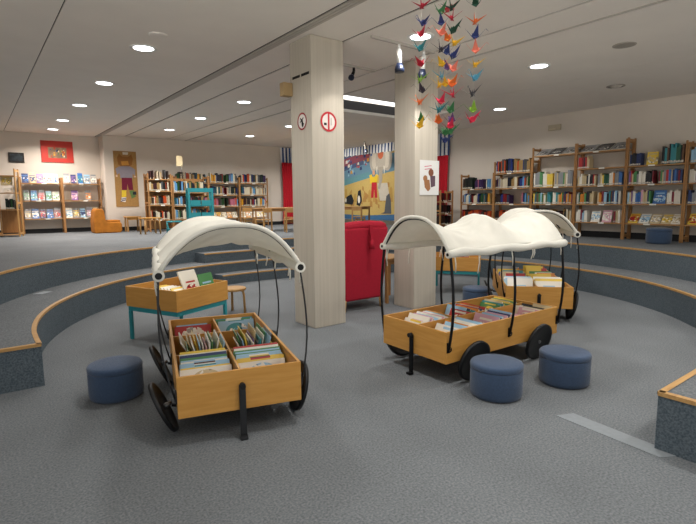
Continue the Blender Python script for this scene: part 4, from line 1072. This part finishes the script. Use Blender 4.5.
# ------------------------------------------------------------------ paper crane mobile
def crane_mesh(s):
    b = MB()
    b.poly([(0, 0, 0), (-.018*s, 0, .022*s), (0, -.01*s, .03*s), (.018*s, 0, .022*s)])
    for sy in (-1, 1):
        b.poly([(-.016*s, 0, .012*s), (.016*s, 0, .012*s), (.004*s, sy*.055*s, .05*s)])
        b.poly([(-.02*s, 0, .012*s), (0, sy*.012*s, .0), (.02*s, 0, .012*s), (0, sy*.006*s, .035*s)])
    b.poly([(-.016*s, .004*s, .01*s), (-.016*s, -.004*s, .01*s), (-.052*s, 0, .045*s)])
    b.poly([(.016*s, .004*s, .01*s), (.016*s, -.004*s, .01*s), (.046*s, 0, .05*s)])
    b.poly([(.046*s, .003*s, .05*s), (.046*s, -.003*s, .05*s), (.062*s, 0, .038*s)])
    return b
CR = dict(r='b02338', n='2b3a70', t='2f8088', l='86b53a', g='3a7a48', d='3a3540', o='e0702e', y='e3b52a', s='e5846f', p='6a4a80', b='5aa3bd', k='14402f', m='d8304f')
STR = [(420, (2.58, 2.51), 'r12 n78 r122 t180 r243 l308 d348 o400 g470 y495'),
       (441, (2.67, 2.41), 'g35 n80 s123 d188 y245 b300 y333 m398 t435 o480'),
       (447, (2.86, 2.52), 'r35 o145 n200 p262 y328 g530 n560'),
       (452, (2.60, 2.245), 'k25 r68 k115 y165 n215 s268 o330 m375 g435 p478 m502 g525'),
       (475, (2.82, 2.24), 'k20 o88 n145 s200 y260 b312 d375 l438 m480')]
SL = ['leftmost strand, left of the right column edge', 'second strand from the left', 'middle strand, reaching lowest', 'second strand from the right', 'rightmost strand, hanging clear of the column']
for i, (px, (x, y), seq) in enumerate(STR):
    e = empty('paper_crane_strand', (x, y, 0))
    zs = []
    for tok in seq.split():
        z = EYE+(1.352-.00665*int(tok[1:])/4.033)*math.hypot(x, y)/3.6; zs.append(z)
        o = crane_mesh(rnd(1.25, 1.45)).build('paper_crane', mat('crane_paper_'+tok[0], CR[tok[0]], .7), e)
        if not o.data.materials: o.data.materials.append(MATS['crane_paper_'+tok[0]])
        o.location = (rnd(-.01, .01), rnd(-.01, .01), z-.03); o.rotation_euler = (rnd(-.15, .15), rnd(-.15, .15), -.2+rnd(-1.1, 1.1)+(pi if random.random() < .5 else 0))
        thick(o, .0008)
    B(M_paper).tube([(0, 0, min(zs)), (0, 0, CEIL)], .0008, 4).build('thread', None, e)
    tag(e, 'string of folded paper cranes, '+SL[i], 'paper crane string', 'paper crane strings')

# ------------------------------------------------------------------ remaining small books as one object
bm = bmesh.new(); cl = bm.loops.layers.color.new('bookcol')
for M, t_, d_, h_, col in FAR:
    n0 = len(bm.faces)
    r = bmesh.ops.create_cube(bm, size=1.0, matrix=M @ Matrix.Translation((t_/2, d_/2, h_/2)) @ Matrix.Diagonal((t_, d_, h_, 1)))
    c = srgb(col)
    for f in {f for v in r['verts'] for f in v.link_faces}:
        for lp in f.loops: lp[cl] = c
    vs = [bm.verts.new(M @ Vector(p)) for p in ((.002, -.001, .05*h_), (t_-.002, -.001, .05*h_), (t_-.002, -.001, .17*h_), (.002, -.001, .17*h_))]
    f = bm.faces.new(vs)
    for lp in f.loops: lp[cl] = srgb('e6e2d8')
me = bpy.data.meshes.new('distant_books'); bm.to_mesh(me); bm.free(); me.materials.append(M_farbook)
o = bpy.data.objects.new('distant_books', me); COL.objects.link(o)
tag(o, 'small mixed coloured books on the far shelves and the teal trolley', 'books', kind='stuff')
